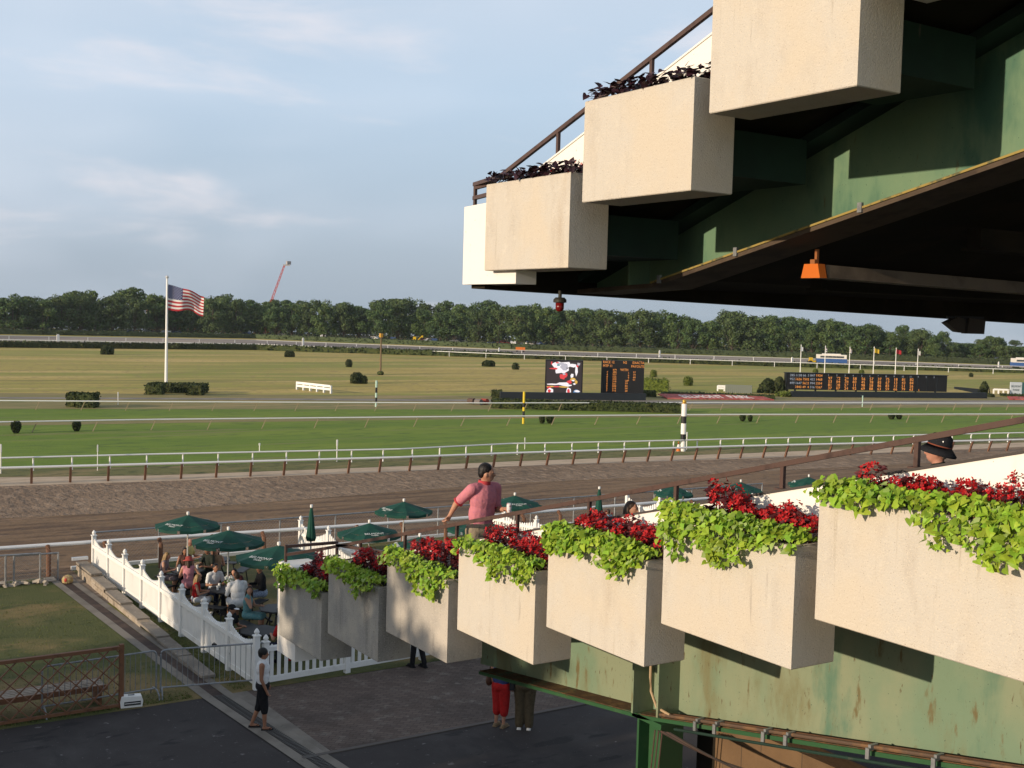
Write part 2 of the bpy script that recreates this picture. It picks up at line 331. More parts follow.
# stone retaining kerb along the garden fence
STONE = mat('split_stone', (.30,.245,.185), .9, [((.38,.33,.27), 2.5, .45, .6), ((.18,.14,.105), 5, .58, .7)], (14, .8, 6, .04))
mb = MB(); y = 38.9; top = .62; st = 0
random.seed(3)
while y > 26.0:
    ln = random.uniform(.42,.62); hgt = max(.06, .38 - .36*(38.9-y)/8.0)
    for c in range(max(1, int(round(hgt/.16)))):
        z = .16*c + .08
        if z > hgt: break
        mb.box((9.02+random.uniform(-.012,.012), y-ln/2+(.2 if c%2 else 0), z), (.26, ln-.015, .152))
    y -= ln
st = mb.build('stone_retaining_wall', STONE); tag(st, 'low stone block retaining wall stepping down along the white fence', 'stone wall')
mb = MB(); yy = 39.1
for k, (ln, h) in enumerate([(2.0,.36),(1.7,.27),(1.7,.20),(1.7,.14),(1.8,.09),(1.8,.05),(1.8,.03)]):
    mb.box((9.05, yy-ln/2, h+.03), (.34, ln-.02, .06)); yy -= ln
mb.build('coping', mat('coping_stone', (.24,.21,.175), .9, [((.18,.155,.13), 1.6, .42, .65), ((.42,.38,.33), 9, .6, .7)], (25,.4)), st)
# rough grass tufts near the apron, along the lawn edge
mb = MB(); random.seed(11)
for k in range(9000):
    if k % 3 == 0: x, y = random.uniform(1, 8.3), 25.42 + abs(random.gauss(0, .25))
    elif k % 3 == 1: x, y = random.uniform(2, 8.1), random.uniform(25.4, 36)
    else: x, y = random.uniform(9.25, 9.6), random.uniform(25.5, 38.5)
    h = random.uniform(.02, .055); a = random.random()*6.28; c, s = math.cos(a)*.012, math.sin(a)*.012; lx, ly = random.uniform(-.04,.04), random.uniform(-.04,.04)
    mb.add([(x-c,y-s,.01),(x+c,y+s,.01),(x+lx,y+ly,h)], [(0,1,2)])
o = mb.build('grass', mat('grass_blade', (.12,.14,.036), .8, island=.5, hue=.03, trans=.3)); tag(o, 'short rough grass blades on the side lawn and fence strip', 'grass', kind='stuff')

# ------------------------------------------------------------------ the stand: planters, girders, decks, balustrades
D = 7.0; PW, PH, PD = 1.60, .995, .49
lower = []
ordn = ['', 'nearest', 'second', 'third', 'fourth', 'fifth', 'sixth', 'seventh']
def planter(label, x0, y0, y1, zb, h, m, group):
    """open concrete trough with a sharp-edged shell, a rim and soil inside"""
    t = thing('concrete_planter', label, 'planter', (x0, (y0+y1)/2, zb), 0, group)
    hw = (y1-y0)/2; th = .07; b = MB(); e = .008
    o = [(0,-hw),(PD,-hw),(PD,hw),(0,hw)]; i_ = [(th,-hw+th),(PD-th,-hw+th),(PD-th,hw-th),(th,hw-th)]
    ob = [(e,-hw+e),(PD-e,-hw+e),(PD-e,hw-e),(e,hw-e)]
    v = [(x,y,0) for x,y in ob] + [(x,y,e) for x,y in o] + [(x,y,h-e) for x,y in o] + [(x,y,h) for x,y in ob] + [(x,y,h) for x,y in i_] + [(x,y,h-.16) for x,y in i_]
    f = [(3,2,1,0)]
    for r in range(5):
        for k in range(4):
            k2 = (k+1)%4; f.append((r*4+k, r*4+k2, r*4+4+k2, r*4+4+k))
    b.add(v, f); b.build('trough', m, t)
    s = MB(); s.box((PD/2, 0, h-.10), (PD-2*th-.004, 2*hw-2*th-.004, .06)); s.build('soil', mat('potting_soil', (.035,.025,.018), .95, bump=(30,.6)), t)
    return t
LOW = []
for k in range(1, 8):
    y0 = 4.735 + 1.8235*(k-1); y1 = y0 + PW; zb = 6.354 - .4635*(k-1)
    if k == 1: y0 = 4.15
    lab = {1:'largest looking lower concrete planter, cut off by the right edge of the view', 2:'lower concrete planter second from the right edge',
           3:'lower concrete planter directly above the green column, third from the right', 4:'sunlit lower concrete planter in front of the man in pink shirt',
           5:'dappled lower concrete planter just left of the man in pink, fifth from the right', 6:'shaded grey lower concrete planter, second from the low end of the row',
           7:'shaded grey stained concrete planter at the low end of the row, beside the white post'}[k]
    m = CONC if k < 5 else mat('half_shaded_aggregate', (.40,.365,.32), .9, [((.47,.42,.36), 2.0, .42, .62), ((.27,.25,.225), (3,3,.6), .5, .75), ((.52,.48,.42), 55, .58, .68, 2), ((.15,.14,.125), 65, .65, .72, 2)], (60,.4,3,.01)) if k == 5 else CONC_SHADED  # low planters get darker concrete, tree shade painted into the colour
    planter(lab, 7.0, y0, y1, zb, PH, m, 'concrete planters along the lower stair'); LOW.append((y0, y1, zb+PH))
UPP = []
for k in range(-1, 4):
    y0 = 6.139 + 1.8215*(k-1); y1 = y0 + PW + (.015 if k != 1 else .02); zb = 10.449 - .642*(k-1)
    h = PH if k < 3 else .965
    lab = {-1:'hidden concrete planter high on the upper stair, above the view', 0:'upper concrete planter showing only its bottom edge at the top of the view', 1:'large upper concrete planter cut off by the top edge of the view',
           2:'middle upper concrete planter under the sloping handrail', 3:'lowest upper concrete planter, beside the white parapet end'}[k]
    planter(lab, 7.0, y0, y1, zb, h, CONC, 'concrete planters along the upper stair'); UPP.append((k, y0, y1, zb+h))

# sloping parapets behind the planters, handrails on top
def lw(y): return 7.78 - .2575*(y-5.01)
def uw(y): return 11.29 - .352*(y-8.45)
def parapet(name, label, fn, y0, y1, x0, x1, dp, capm):
    t = thing(name, label, 'parapet'); b = MB()
    b.prism([(x0,y0,fn(y0)),(x0,y1,fn(y1)),(x0,y1,fn(y1)-dp),(x0,y0,fn(y0)-dp)], (x1-x0,0,0)); b.build('wall', WHITE, t)
    c = MB(); c.prism([(x0-.012,y0,fn(y0)+.002),(x0-.012,y0,fn(y0)+.022),(x0-.012,y1,fn(y1)+.022),(x0-.012,y1,fn(y1)+.002)], (x1-x0+.024,0,0)); c.build('coping', capm, t); return t
CAPM = mat('dark_coping', (.06,.05,.045), .7)
parapet('stair_parapet', 'white sloping stair parapet behind the lower row of planters', lw, 2.5, 17.0, 7.56, 7.74, 1.0, CAPM)
parapet('stair_parapet', 'white sloping stair parapet behind the upper planters', uw, 3.0, 11.2, 7.56, 7.74, .8, WHITE)
def handrail(label, rail_pts, posts, r=.03):
    t = thing('stair_handrail', label, 'handrail')
    for pl in rail_pts:
        b = MB()
        for i in range(len(pl)-1): b.beam(pl[i], pl[i+1], .042, .046)
        b.build('rail', BROWNR, t)
    for p, z0, z1 in posts:
        b = MB(); b.box((p[0],p[1],(z0+z1)/2), (.034,.04,z1-z0)); b.box((p[0],p[1],z0+.008), (.1,.1,.016)); b.build('post', BROWNR, t)
def lr(y): return 8.02 - .2576*(y-5.05)
posts = [((7.65, 4.55+1.403*k), lw(4.55+1.403*k)+.02, lr(4.55+1.403*k)-.02) for k in range(0, 10)]
e1 = atY(286, 546.5, 17.35); e2 = atY(337, 542.5, 17.35); e3 = atY(286, 561, 17.35)
m1 = atY(286, 554.5, 17.35)
handrail('brown steel handrail on the lower stair parapet', [[(7.65,2.2,lr(2.2)),(7.65,17.1,lr(17.1))], [(7.65,17.1,lr(17.1)),(m1.x,17.35,lr(17.35)-.03)], [e1, e2], [(7.65,13.4,5.42),(7.65,16.6,lr(16.6)+.02)]], posts + [((e1.x,17.35), 4.68, e1.z+.03), ((e2.x,17.35), e2.z-.22, e2.z+.02)])
def ur(y): return 11.57 - .338*(y-8.5)
pu = [((7.65, y), uw(y), ur(y)-.02) for y in (4.6, 6.2, 7.75, 9.35, 10.95)]
handrail('brown steel handrail on the upper stair parapet', [[(7.65,3,ur(3)),(7.65,12.35,ur(12.35))], [(7.65,12.35,ur(12.35)),(7.65,12.7,ur(12.35)-.02)], [(7.5,12.0,10.3),(7.65,12.75,10.29)], [(7.5,11.9,10.13),(7.65,12.75,10.12)]], pu + [((7.65,12.72), 9.9, 10.31)])

# lower deck, its front parapet and end block
DECKM = mat('deck_concrete', (.16,.15,.135), .9, [((.11,.105,.095), 1.5, .45, .65)], spec=.1)
b = MB()
def ld(y): return lw(y) - 1.05
b.prism([(7.6,2.5,ld(2.5)),(7.6,17.3,ld(17.3)),(7.6,17.3,ld(17.3)-.15),(7.6,2.5,ld(2.5)-.15)], (12.9,0,0))
for k in range(15):
    y = 2.7 + k*.95; b.box((14.6, y, ld(y)+.02), (11.4, .55, .22))
ldk = b.build('lower_stair_deck', DECKM); tag(ldk, 'lower concrete seating deck stepping down behind the white parapet', 'stand deck')
b = MB(); b.prism([(7.05,17.47,3.27),(7.05,17.47,4.70),(7.05,16.75,4.74),(7.05,16.75,3.27)], (.5,0,0))
o = b.build('parapet_end_block', WHITE); tag(o, 'white painted parapet end at the low end of the lower planters', 'parapet')
b = MB(); b.box((14.2,17.35,3.75), (13.2,.2,.95)); o = b.build('front_parapet', WHITE); tag(o, 'white front parapet of the lower deck facing the track', 'parapet')

# lower girder, flange, column
def lb(y): return 5.07 - .2*(y-5.69) if y < 10.3 else 4.148 - .125*(y-10.3)
g = thing('lower_girder', 'green riveted lower girder with rust streaks below the planters', 'girder')
b = MB(); b.prism([(8.855,2,lb(2)),(8.855,10.3,lb(10.3)),(8.855,14.25,lb(14.25)),(8.855,14.25,ld(14.25)-.15),(8.855,2,ld(2)-.15)], (.03,0,0)); b.build('web', GREENP, g)
b = MB()
for a_, b_ in ((2,10.3),(10.3,13.85)): b.prism([(8.60,a_,lb(a_)-.05),(8.60,a_,lb(a_)-.004),(8.60,b_,lb(b_)-.004),(8.60,b_,lb(b_)-.05)], (.6,0,0))
b.build('flange', RUST, g)
b = MB()
for a_, b_ in ((2,10.3),(10.3,13.85)): b.prism([(8.58,a_,lb(a_)-.055),(8.58,a_,lb(a_)-.012),(8.58,b_,lb(b_)-.012),(8.58,b_,lb(b_)-.055)], (.018,0,0))
b.build('flange_edge', GREENC, g)
for y in (10.42, 9.98):
    b = MB(); b.box((8.70, y, (lb(y)+ld(y)-.15)/2), (.31,.03,ld(y)-.15-lb(y))); b.build('stiffener', GREENP, g)
cl = thing('support_column', 'bright green steel column under the lower girder', 'column', (8.85,10.2,0)); zt = lb(10.2)-.06
b = MB(); b.box((-.06,.19,zt/2), (.34,.035,zt)); b.box((-.06,-.19,zt/2), (.34,.035,zt)); b.box((-.06,0,zt/2), (.03,.344,zt)); b.build('shaft', GREENC, cl)
b = MB(); b.box((-.05,0,zt-.0), (.44,.52,.05)); b.box((0,0,.02), (.6,.6,.04)); b.build('bearing_plate', GREENC, cl)
# conduits and cables along the flange
def cond(x, dz): return [(x, y, lb(y)+dz) for y in (2.2, 10.0)]
c = thing('conduit_run', 'rusty conduit pipes clamped along the lower girder flange', 'conduit')
b = MB(); b.tube(cond(8.58,.03), .020); b.build('pipe', mat('conduit_brown', (.10,.065,.045), .6, [((.18,.10,.05), 4, .5, .66)]), c)
b = MB(); b.tube(cond(8.64,.03), .016); b.build('pipe', WOODPOST, c)
b = MB(); b.tube([(8.48,2.2,lb(2.2)-.08),(8.48,9.6,lb(9.6)-.08)], .016); b.build('pipe', GREEND, c)
for y in (4.4,5.2,6.3,7.0,8.0,8.3,9.0,9.3):
    b = MB(); b.box((8.57,y,lb(y)+.035), (.1,.03,.05)); b.box((8.5,y,lb(y)-.03), (.02,.04,.13)); b.build('clamp', GALV, c)
b = MB(); b.tube([(8.62,10.2,5.0),(8.62,10.2,4.6),(8.61,10.17,4.45),(8.6,10.05,4.30),(8.58,9.8,lb(9.8)+.04)], .016); b.build('riser', mat('tan_conduit', (.42,.30,.18), .6), c)
V3 = lambda x, y, z: Vector((x, y, z))
c = thing('cable_bundle', 'loose brown cables sagging below the lower girder beside the column', 'cables')
random.seed(5)
for k in range(5):
    b = MB(); y1 = 9.85 - k*.05
    P_ = [V3(8.46, y1, lb(y1)-.12), V3(8.62+.02*k, y1-2.2-.25*k, lb(y1-2.2)-.34-.05*k), V3(8.9, y1-5.5, lb(y1-5.5)-.10)]
    b.tube([(P_[0]*(1-f)**2 + P_[1]*2*f*(1-f)*1.0 + P_[2]*f*f) - V3(0,0,.30*math.sin(f*3.1416)*(1-.5*f)) for f in [q/14 for q in range(15)]], .009, 6); b.build('cable', BROWNR if k % 2 else mat('cable_dark', (.03,.024,.02), .6), c)
for k in range(3):
    b = MB(); y1 = 9.9 - k*.06; b.tube([(8.46, y1, lb(y1)-.12), (8.44, y1+.05, lb(y1)-.8), (8.46, y1-.02, lb(y1)-2.0)], .008, 6); b.build('cable', BROWNR, c)
# block wall below the lower girder
def brick(name, c1, c2, mo, w_, h_):
    m = mat(name, c1, .9, bump=(25,.4)); t = m.node_tree; n = t.nodes; l = t.links; b_ = n['Principled BSDF']
    g_ = n.new('ShaderNodeNewGeometry'); sp = n.new('ShaderNodeSeparateXYZ'); l.new(g_.outputs['Position'], sp.inputs[0]); cbn = n.new('ShaderNodeCombineXYZ')
    sm = n.new('ShaderNodeMath'); l.new(sp.outputs['X'], sm.inputs[0]); l.new(sp.outputs['Y'], sm.inputs[1]); l.new(sm.outputs[0], cbn.inputs[0]); l.new(sp.outputs['Z'], cbn.inputs[1])
    bk = n.new('ShaderNodeTexBrick'); bk.inputs['Scale'].default_value = 1; bk.inputs['Brick Width'].default_value = w_; bk.inputs['Row Height'].default_value = h_; bk.inputs['Mortar Size'].default_value = .008
    bk.inputs['Color1'].default_value = (*c1,1); bk.inputs['Color2'].default_value = (*c2,1); bk.inputs['Mortar'].default_value = (*mo,1); l.new(cbn.outputs[0], bk.inputs['Vector'])
    z = n.new('ShaderNodeTexNoise'); z.inputs['Scale'].default_value = 2.5; z.inputs['Detail'].default_value = 6; l.new(g_.outputs['Position'], z.inputs['Vector'])
    x = n.new('ShaderNodeMix'); x.data_type = 'RGBA'; x.blend_type = 'MULTIPLY'; x.inputs[0].default_value = .6; l.new(bk.outputs['Color'], x.inputs[6]); l.new(z.outputs['Fac'], x.inputs[7]); l.new(x.outputs[2], b_.inputs['Base Color']); return m
BW = brick('tan_block', (.22,.135,.07), (.18,.11,.06), (.12,.08,.05), .6, .3)
b = MB(); b.box((9.55, 5.4, 2.05), (.3, 9.05, 4.1)); o = b.build('block_wall', BW); tag(o, 'tan sunlit block wall under the lower girder', 'wall')
b = MB(); b.box((9.58, 10.12, 2.0), (.28, .32, 4.0)); o = b.build('shade_panel', SOFFIT); tag(o, 'dark panel added for the shaded opening beside the tan block wall', 'post')  # dark panel added to stand for the shade inside the opening

# upper girder, brackets, soffit
def ub(y): return 10.04 - .2205*(y-5.97) if y < 10.35 else 9.075 - .045*(y-10.35)
def uf(y): return 9.85 + .353*(9.62-y)
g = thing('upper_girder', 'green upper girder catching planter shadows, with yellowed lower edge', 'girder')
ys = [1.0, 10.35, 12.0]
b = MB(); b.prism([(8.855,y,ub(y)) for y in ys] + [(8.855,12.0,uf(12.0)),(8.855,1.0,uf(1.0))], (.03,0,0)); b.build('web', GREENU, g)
b = MB()
for a_, b_ in ((1.0,10.35),(10.35,12.0)): b.prism([(8.56,a_,ub(a_)-.05),(8.56,a_,ub(a_)-.002),(8.56,b_,ub(b_)-.002),(8.56,b_,ub(b_)-.05)], (.6,0,0))
b.build('lower_flange', mat('brown_flange', (.085,.06,.04), .8, [((.05,.035,.025), 3, .45, .65)]), g)
b = MB(); b.prism([(8.545,1.0,ub(1.0)-.006),(8.545,1.0,ub(1.0)+.014),(8.545,10.35,ub(10.35)+.014),(8.545,10.35,ub(10.35)-.006)], (.02,0,0)); b.build('edge_strip', YEDGE, g)
b = MB(); b.prism([(8.56,1.0,uf(1.0)),(8.56,1.0,uf(1.0)+.09),(8.56,12.0,uf(12.0)+.09),(8.56,12.0,uf(12.0))], (.6,0,0)); b.build('upper_flange', GREEND, g)
for y in (10.75,):
    b = MB(); b.box((8.70, y, (ub(y)+uf(y))/2), (.3,.03,uf(y)-ub(y))); b.build('stiffener', GREENU, g)
for y in (9.0, 7.4, 10.2):
    b = MB(); b.box((8.55, y, ub(y)+.01), (.03,.05,.09)); b.build('bolt_clip', GALV, g)
for (k, y0, y1, zt) in UPP:
    yc = y0+.28; 
    b = MB(); zb = zt-.995
    b.box((8.02, y0+.62, zb+.40), (1.06, 1.0, .42)); o = b.build('planter_bracket', GREEND); tag(o, ['dark green box bracket carrying the upper planter above the view','dark green box bracket with pale drips, carrying the topmost upper planter','dark green box bracket carrying the large upper planter','dark green box bracket carrying the middle upper planter','dark green box bracket carrying the lowest upper planter'][k+1], 'bracket', 'brackets under the upper planters')
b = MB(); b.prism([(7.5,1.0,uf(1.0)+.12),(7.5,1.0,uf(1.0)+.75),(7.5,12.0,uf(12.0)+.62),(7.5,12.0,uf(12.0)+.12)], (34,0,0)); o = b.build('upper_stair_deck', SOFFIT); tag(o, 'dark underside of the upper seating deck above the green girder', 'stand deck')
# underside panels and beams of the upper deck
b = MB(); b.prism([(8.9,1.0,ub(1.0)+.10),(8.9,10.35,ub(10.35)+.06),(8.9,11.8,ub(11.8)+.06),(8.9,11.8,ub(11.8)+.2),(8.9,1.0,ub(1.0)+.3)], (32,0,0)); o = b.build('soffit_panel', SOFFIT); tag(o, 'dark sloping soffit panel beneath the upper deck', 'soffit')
fe = atY(478, 288.5, 11.9); fr = atY(1024, 323.5, 11.9); dz = (fr.z-fe.z)/(fr.x-fe.x)
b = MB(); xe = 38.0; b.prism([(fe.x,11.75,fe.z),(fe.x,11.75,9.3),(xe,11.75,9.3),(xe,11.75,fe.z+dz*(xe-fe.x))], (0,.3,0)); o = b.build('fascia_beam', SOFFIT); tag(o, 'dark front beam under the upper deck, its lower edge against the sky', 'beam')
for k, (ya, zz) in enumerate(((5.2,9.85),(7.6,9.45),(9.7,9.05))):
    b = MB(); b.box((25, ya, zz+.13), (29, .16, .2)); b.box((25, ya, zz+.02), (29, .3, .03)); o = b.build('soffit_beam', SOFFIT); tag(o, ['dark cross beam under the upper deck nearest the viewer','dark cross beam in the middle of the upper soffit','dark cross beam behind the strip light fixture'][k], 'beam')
b = MB(); b.prism([(7.12,12.08,9.02),(7.12,12.08,9.93),(7.12,10.93,9.97),(7.12,10.93,9.02)], (.27,0,0)); o = b.build('parapet_end_block', WHITE); tag(o, 'white painted parapet end panel at the low end of the upper planters', 'parapet')
b = MB(); b.box((22,11.55,9.63), (28,.2,.6)); o = b.build('front_parapet', WHITE); tag(o, 'white front parapet of the upper deck above the dark fascia', 'parapet')
# strip light under the soffit
p0 = atY(812, 271, 8.3); p1 = atY(1024, 288.5, 8.3); p2 = p0 + (p1-p0)*1.5
t = thing('strip_light', 'long dull strip light with orange end cap under the upper soffit', 'light fixture', p0)
v = p2-p0; b = MB(); b.prism([(.10,-.12,-.065),(.10,.12,-.065),(.10,.085,.065),(.10,-.085,.065)], v); b.build('housing', mat('dull_fixture', (.16,.12,.085), .7, [((.10,.075,.055), 2, .45, .65)]), t)
b = MB(); b.prism([(-.02,-.125,-.07),(-.02,.125,-.07),(-.02,.09,.07),(-.02,-.09,.07)], (.10,0,0)); b.build('end_cap', mat('orange_cap', (.55,.13,.012), .6), t)
b = MB(); b.box((.03,0,.09), (.06,.06,.05)); b.box((.06,0,.16), (.03,.03,.12)); b.build('hanger', mat('rusty_hanger', (.28,.10,.03), .7), t)
# red beacon
p = at(560, 297, 13.2)
t = thing('beacon_lamp', 'small red beacon lamp hanging below the upper parapet', 'lamp', p)
b = MB(); b.lathe((0,0,0), [(.02,.07),(.02,-.005)], 10); b.lathe((0,0,0), [(.05,-.005),(.075,-.03),(.075,-.06),(.05,-.065)], 16); b.build('hood', mat('beacon_hood', (.03,.028,.022), .6), t)
b = MB(); b.lathe((0,0,0), [(.048,-.066),(.048,-.13),(.035,-.155),(.01,-.165)], 16); b.build('lens', mat('beacon_red', (.14,.008,.008), .2), t, True)
# twin floodlight under the soffit
p = at(965, 321, 16.0)
t = thing('twin_floodlight', 'pair of boxy dark floodlights under the right of the upper soffit', 'floodlight', p, -AZ)
b = MB(); b.beam((0,0,.06),(0,0,-.02),.06,.06); b.box((0,0,.05),(.5,.05,.03)); b.build('mount', BLACKM, t)
FLM = mat('floodlight_brown', (.045,.032,.022), .6)
b = MB(); b.prism([(-.28,-.1,-.03),(-.13,-.1,.05),(-.03,-.1,.02),(-.03,-.1,-.16),(-.12,-.1,-.15)], (0,.22,0)); b.build('lamp_head', FLM, t)
b = MB(); b.prism([(0,-.1,-.17),(.02,-.1,.04),(.24,-.1,.02),(.23,-.1,-.17)], (0,.22,0)); b.build('lamp_head', FLM, t)
# ------------------------------------------------------------------ background: treeline, backstretch, infield
FOL = mat('tree_foliage', (.070,.118,.042), .85, [((.098,.145,.044), .10, .42, .62, 3), ((.050,.085,.038), .22, .52, .70, 3)], island=.5, hue=.02, trans=.18)
FOL2 = mat('olive_foliage', (.086,.125,.045), .85, [((.060,.094,.038), .18, .45, .65, 3)], island=.5, hue=.02, trans=.18)
BARK = mat('bark', (.075,.058,.045), .9)
def tree_mesh(seed, h, wd, lo, nl, leaf, per):
    """crown of many small leaf-clump faces on overlapping lobes, and a trunk with limbs"""
    r = random.Random(seed); cb_ = MB(); tb = MB(); lobes = []
    for k in range(nl):
        t = r.random(); z = lo + (h-lo)*(.12+.80*t); ww = wd*math.sqrt(max(.08, 1-((t-.38)/.68)**2))
        a = r.random()*6.283; q = ww*math.sqrt(r.random())*.82; lobes.append((q*math.cos(a), q*math.sin(a), z, r.uniform(.16,.27)*h*.62))
    for (x, y, z, s) in lobes:
        for k in range(per):
            d = Vector((r.gauss(0,1), r.gauss(0,1), r.gauss(0,1)+.15)).normalized(); rad = s*r.uniform(.62,1.06)
            p = Vector((x,y,z)) + Vector((d.x*rad, d.y*rad, d.z*rad*.8))
            nrm = (d + Vector((r.gauss(0,.6), r.gauss(0,.6), r.gauss(0,.6)))).normalized(); u = nrm.orthogonal().normalized(); v = nrm.cross(u); a = r.random()*6.28
            u2 = u*math.cos(a)+v*math.sin(a); v2 = nrm.cross(u2); l = leaf*r.uniform(.6,1.3)
            cb_.add([p-u2*l*.5, p+v2*l*.32, p+u2*l*.55, p-v2*l*.34], [(0,1,2,3)])
    tr = .028*h
    tb.tube([(0,0,-.2),(0,0,.3),(.1,.05,lo+.5),(.2,-.1,h*.55),(.1,0,h*.8)], [tr*1.5, tr, tr*.8, tr*.5, tr*.15], 7)
    for (x, y, z, s) in lobes[:9]: tb.tube([(.08,.03,lo*.9+.2), (x*.5, y*.5, (lo+z)*.52), (x, y, z)], [tr*.45, tr*.3, tr*.08], 5)
    return cb_, tb
protos = []
for i, (sd, h, wd, lo, nl) in enumerate(((1,12,5.6,1.2,32),(2,12,5.0,1.6,28),(3,12,6.2,.9,36),(4,12,4.6,.8,26),(5,12,5.4,1.8,30))):
    c, t_ = tree_mesh(sd, h, wd, lo, nl, .62, 120)
    protos.append((c.mesh('crown', FOL if i % 2 == 0 else FOL2), t_.mesh('trunk', BARK)))
def put_tree(pr, loc, h, wd, rz, label, group):
    t = thing('tree', label, 'tree', loc, rz, group); t.scale = (wd, wd, h)
    for nm, me in (('crown', pr[0]), ('trunk', pr[1])):
        o = bpy.data.objects.new(nm, me); COL.objects.link(o); o.parent = t
random.seed(21)
def base_y(px): 
    X = [-200,0,256,512,800,1024,1250]; Y = [328,333,337,346,357,364,371]
    for i in range(len(X)-1):
        if px <= X[i+1]: return Y[i] + (Y[i+1]-Y[i])*(px-X[i])/(X[i+1]-X[i])
    return Y[-1]
def top_y(px):
    X = [-200,0,130,270,370,512,640,720,839,913,1024,1250]; Y = [290,297,292,303,300,306,314,316,324,331,345,356]
    for i in range(len(X)-1):
        if px <= X[i+1]: return Y[i] + (Y[i+1]-Y[i])*(px-X[i])/(X[i+1]-X[i])
    return Y[-1]
for row, (off_, step, lab) in enumerate(((0, 19, 'leafy green tree in the front row of the far treeline'), (24, 19, 'leafy tree in the second row of the far treeline, partly hidden'), (55, 21, 'leafy tree at the back of the far treeline, crown top only'))):
    px = -70
    while px < 1110:
        b0 = gp(px, base_y(px)); dirv = Vector((b0.x, b0.y, 0)).normalized(); loc = b0 + dirv*(off_ + random.uniform(-4, 6))
        ty = top_y(px) + random.uniform(-6, 8) + (1.5 if row == 0 else 0); dd = depth(loc); hz = 303.43+.02692*px
        h = max(4.5, CAM_Z + (hz-ty)*dd/F_PX)
        wpx = random.uniform(.85, 1.25)*h
        put_tree(random.choice(protos), loc, h/12, max(.62, h/12)*random.uniform(.85,1.2), random.random()*6.28, lab, 'trees of the far treeline')
        px += step*random.uniform(.75, 1.25)*(1.0 if px < 850 else .72)
# undergrowth below the crowns
mb = MB(); random.seed(8)
for k in range(26000):
    px = random.uniform(-60, 1090); b0 = gp(px, base_y(px)); dv_ = Vector((b0.x,b0.y,0)).normalized(); p = b0 + dv_*random.uniform(12, 80); p.z = abs(random.gauss(0,1.5))
    u = Vector((random.gauss(0,1),random.gauss(0,1),random.gauss(0,1))).normalized(); v = u.orthogonal().normalized(); s = random.uniform(.4,.9)
    mb.add([p-u*s*.5, p+v*s*.4, p+u*s*.5, p-v*s*.4], [(0,1,2,3)])
o = mb.build('undergrowth', mat('shade_foliage', (.045,.062,.026), .9, island=.4)); tag(o, 'dark undergrowth below the far treeline', 'undergrowth', kind='stuff')

# hedge along the backstretch, rails
HEDGE = mat('hedge_green', (.045,.062,.018), .9, [((.075,.085,.024), .9, .45, .65), ((.020,.030,.010), 3.5, .5, .66)], (3.5, 1.0, 5, .3), island=.35)
def hedge_box(mb, c, d, rz, rough=.06, leaf=.16, dens=9.0):
    """clipped hedge: a solid heart under a coat of small leaf faces with an uneven surface"""
    c = Vector(c); M = Matrix.Rotation(rz, 3, 'Z'); x, y, z = d
    mb.box(c + Vector((0,0,z/2)), (x-.06, y-.06, z-.05), rz)
    areas = [(x*z, 0), (x*z, 1), (y*z, 2), (y*z, 3), (x*y, 4)]
    for A, k in areas:
        for i in range(int(A*dens/(leaf*leaf)*.16)+4):
            a, b = random.uniform(-.5,.5), random.uniform(-.5,.5); e = random.gauss(0, rough)
            p = {0: (a*x, -y/2+e, (b+.5)*z), 1: (a*x, y/2+e, (b+.5)*z), 2: (-x/2+e, a*y, (b+.5)*z), 3: (x/2+e, a*y, (b+.5)*z), 4: (a*x, b*y, z+e*.6)}[k]
            p = c + M @ Vector(p); u = Vector((random.gauss(0,1),random.gauss(0,1),random.gauss(0,1))).normalized(); v = u.orthogonal().normalized(); s = leaf*random.uniform(.6,1.3)
            mb.add([p-u*s*.5, p+v*s*.4, p+u*s*.5, p-v*s*.4], [(0,1,2,3)])
random.seed(31)
hb = MB(); hp = [gp(x, y) for x, y in ((-120,345.5),(0,347.5),(256,350),(512,358.2),(800,367),(1024,373),(1150,377))]
for i in range(len(hp)-1):
    a, b = hp[i], hp[i+1]; t = b-a; hb_rz = math.atan2(t.y, t.x); hedge_box(hb, (a+b)/2, (t.length, 2.0, 1.15 if i < 3 else .85), hb_rz, .12, .6, 9)
o = hb.build('clipped_hedge', HEDGE); tag(o, 'long low dark hedge along the near side of the far backstretch', 'hedge')
hb = MB(); hp = [gp(x, y) for x, y in ((-120,331),(0,334.2),(256,338.6),(512,348.8),(800,357.6),(1024,365.2),(1150,369))]
for i in range(len(hp)-1):
    a, b = hp[i], hp[i+1]; t = b-a; hedge_box(hb, (a+b)/2, (t.length, 1.6, 1.35), math.atan2(t.y, t.x), .14, .6, 9)
o = hb.build('shade_hedge', mat('shade_foliage', (.045,.062,.026), .9, island=.4)); tag(o, 'long dark hedge added for the shade zone below the far trees', 'hedge')  # leafy strip added as the dark shade band under the trees
def rail(name, label, pts, z, r, gap, rail_m, post_m, post, arch=False, group=None):
    """white tube rail on single posts along a surveyed line"""
    t = thing(name, label, 'track rail', (pts[0].x, pts[0].y, 0), 0, group); O = Vector((pts[0].x, pts[0].y, 0))
    b = MB(); b.tube([Vector((p.x,p.y,z))-O for p in pts], r, 8); b.build('rail', rail_m, t)
    acc = 0; n = 0; me = None
    for i in range(len(pts)-1):
        a = Vector((pts[i].x,pts[i].y,0)); c = Vector((pts[i+1].x,pts[i+1].y,0)); d = (c-a); ln = d.length; dn = d.normalized(); side = Vector((-dn.y, dn.x, 0))
        s = (gap - acc) % gap
        while s < ln:
            p = a + dn*s
            px = 512 + F_PX*((p-CAM).dot(RGT))/max((p-CAM).dot(FWD), 1)
            if -90 < px < 1110 and n < 99:
                if me is None:
                    q = MB(); post(q, side); me = q.mesh('post', post_m)
                o = bpy.data.objects.new('post', me); COL.objects.link(o); o.parent = t; o.location = p-O; n += 1
            s += gap
        acc = (acc + ln) % gap
    return t
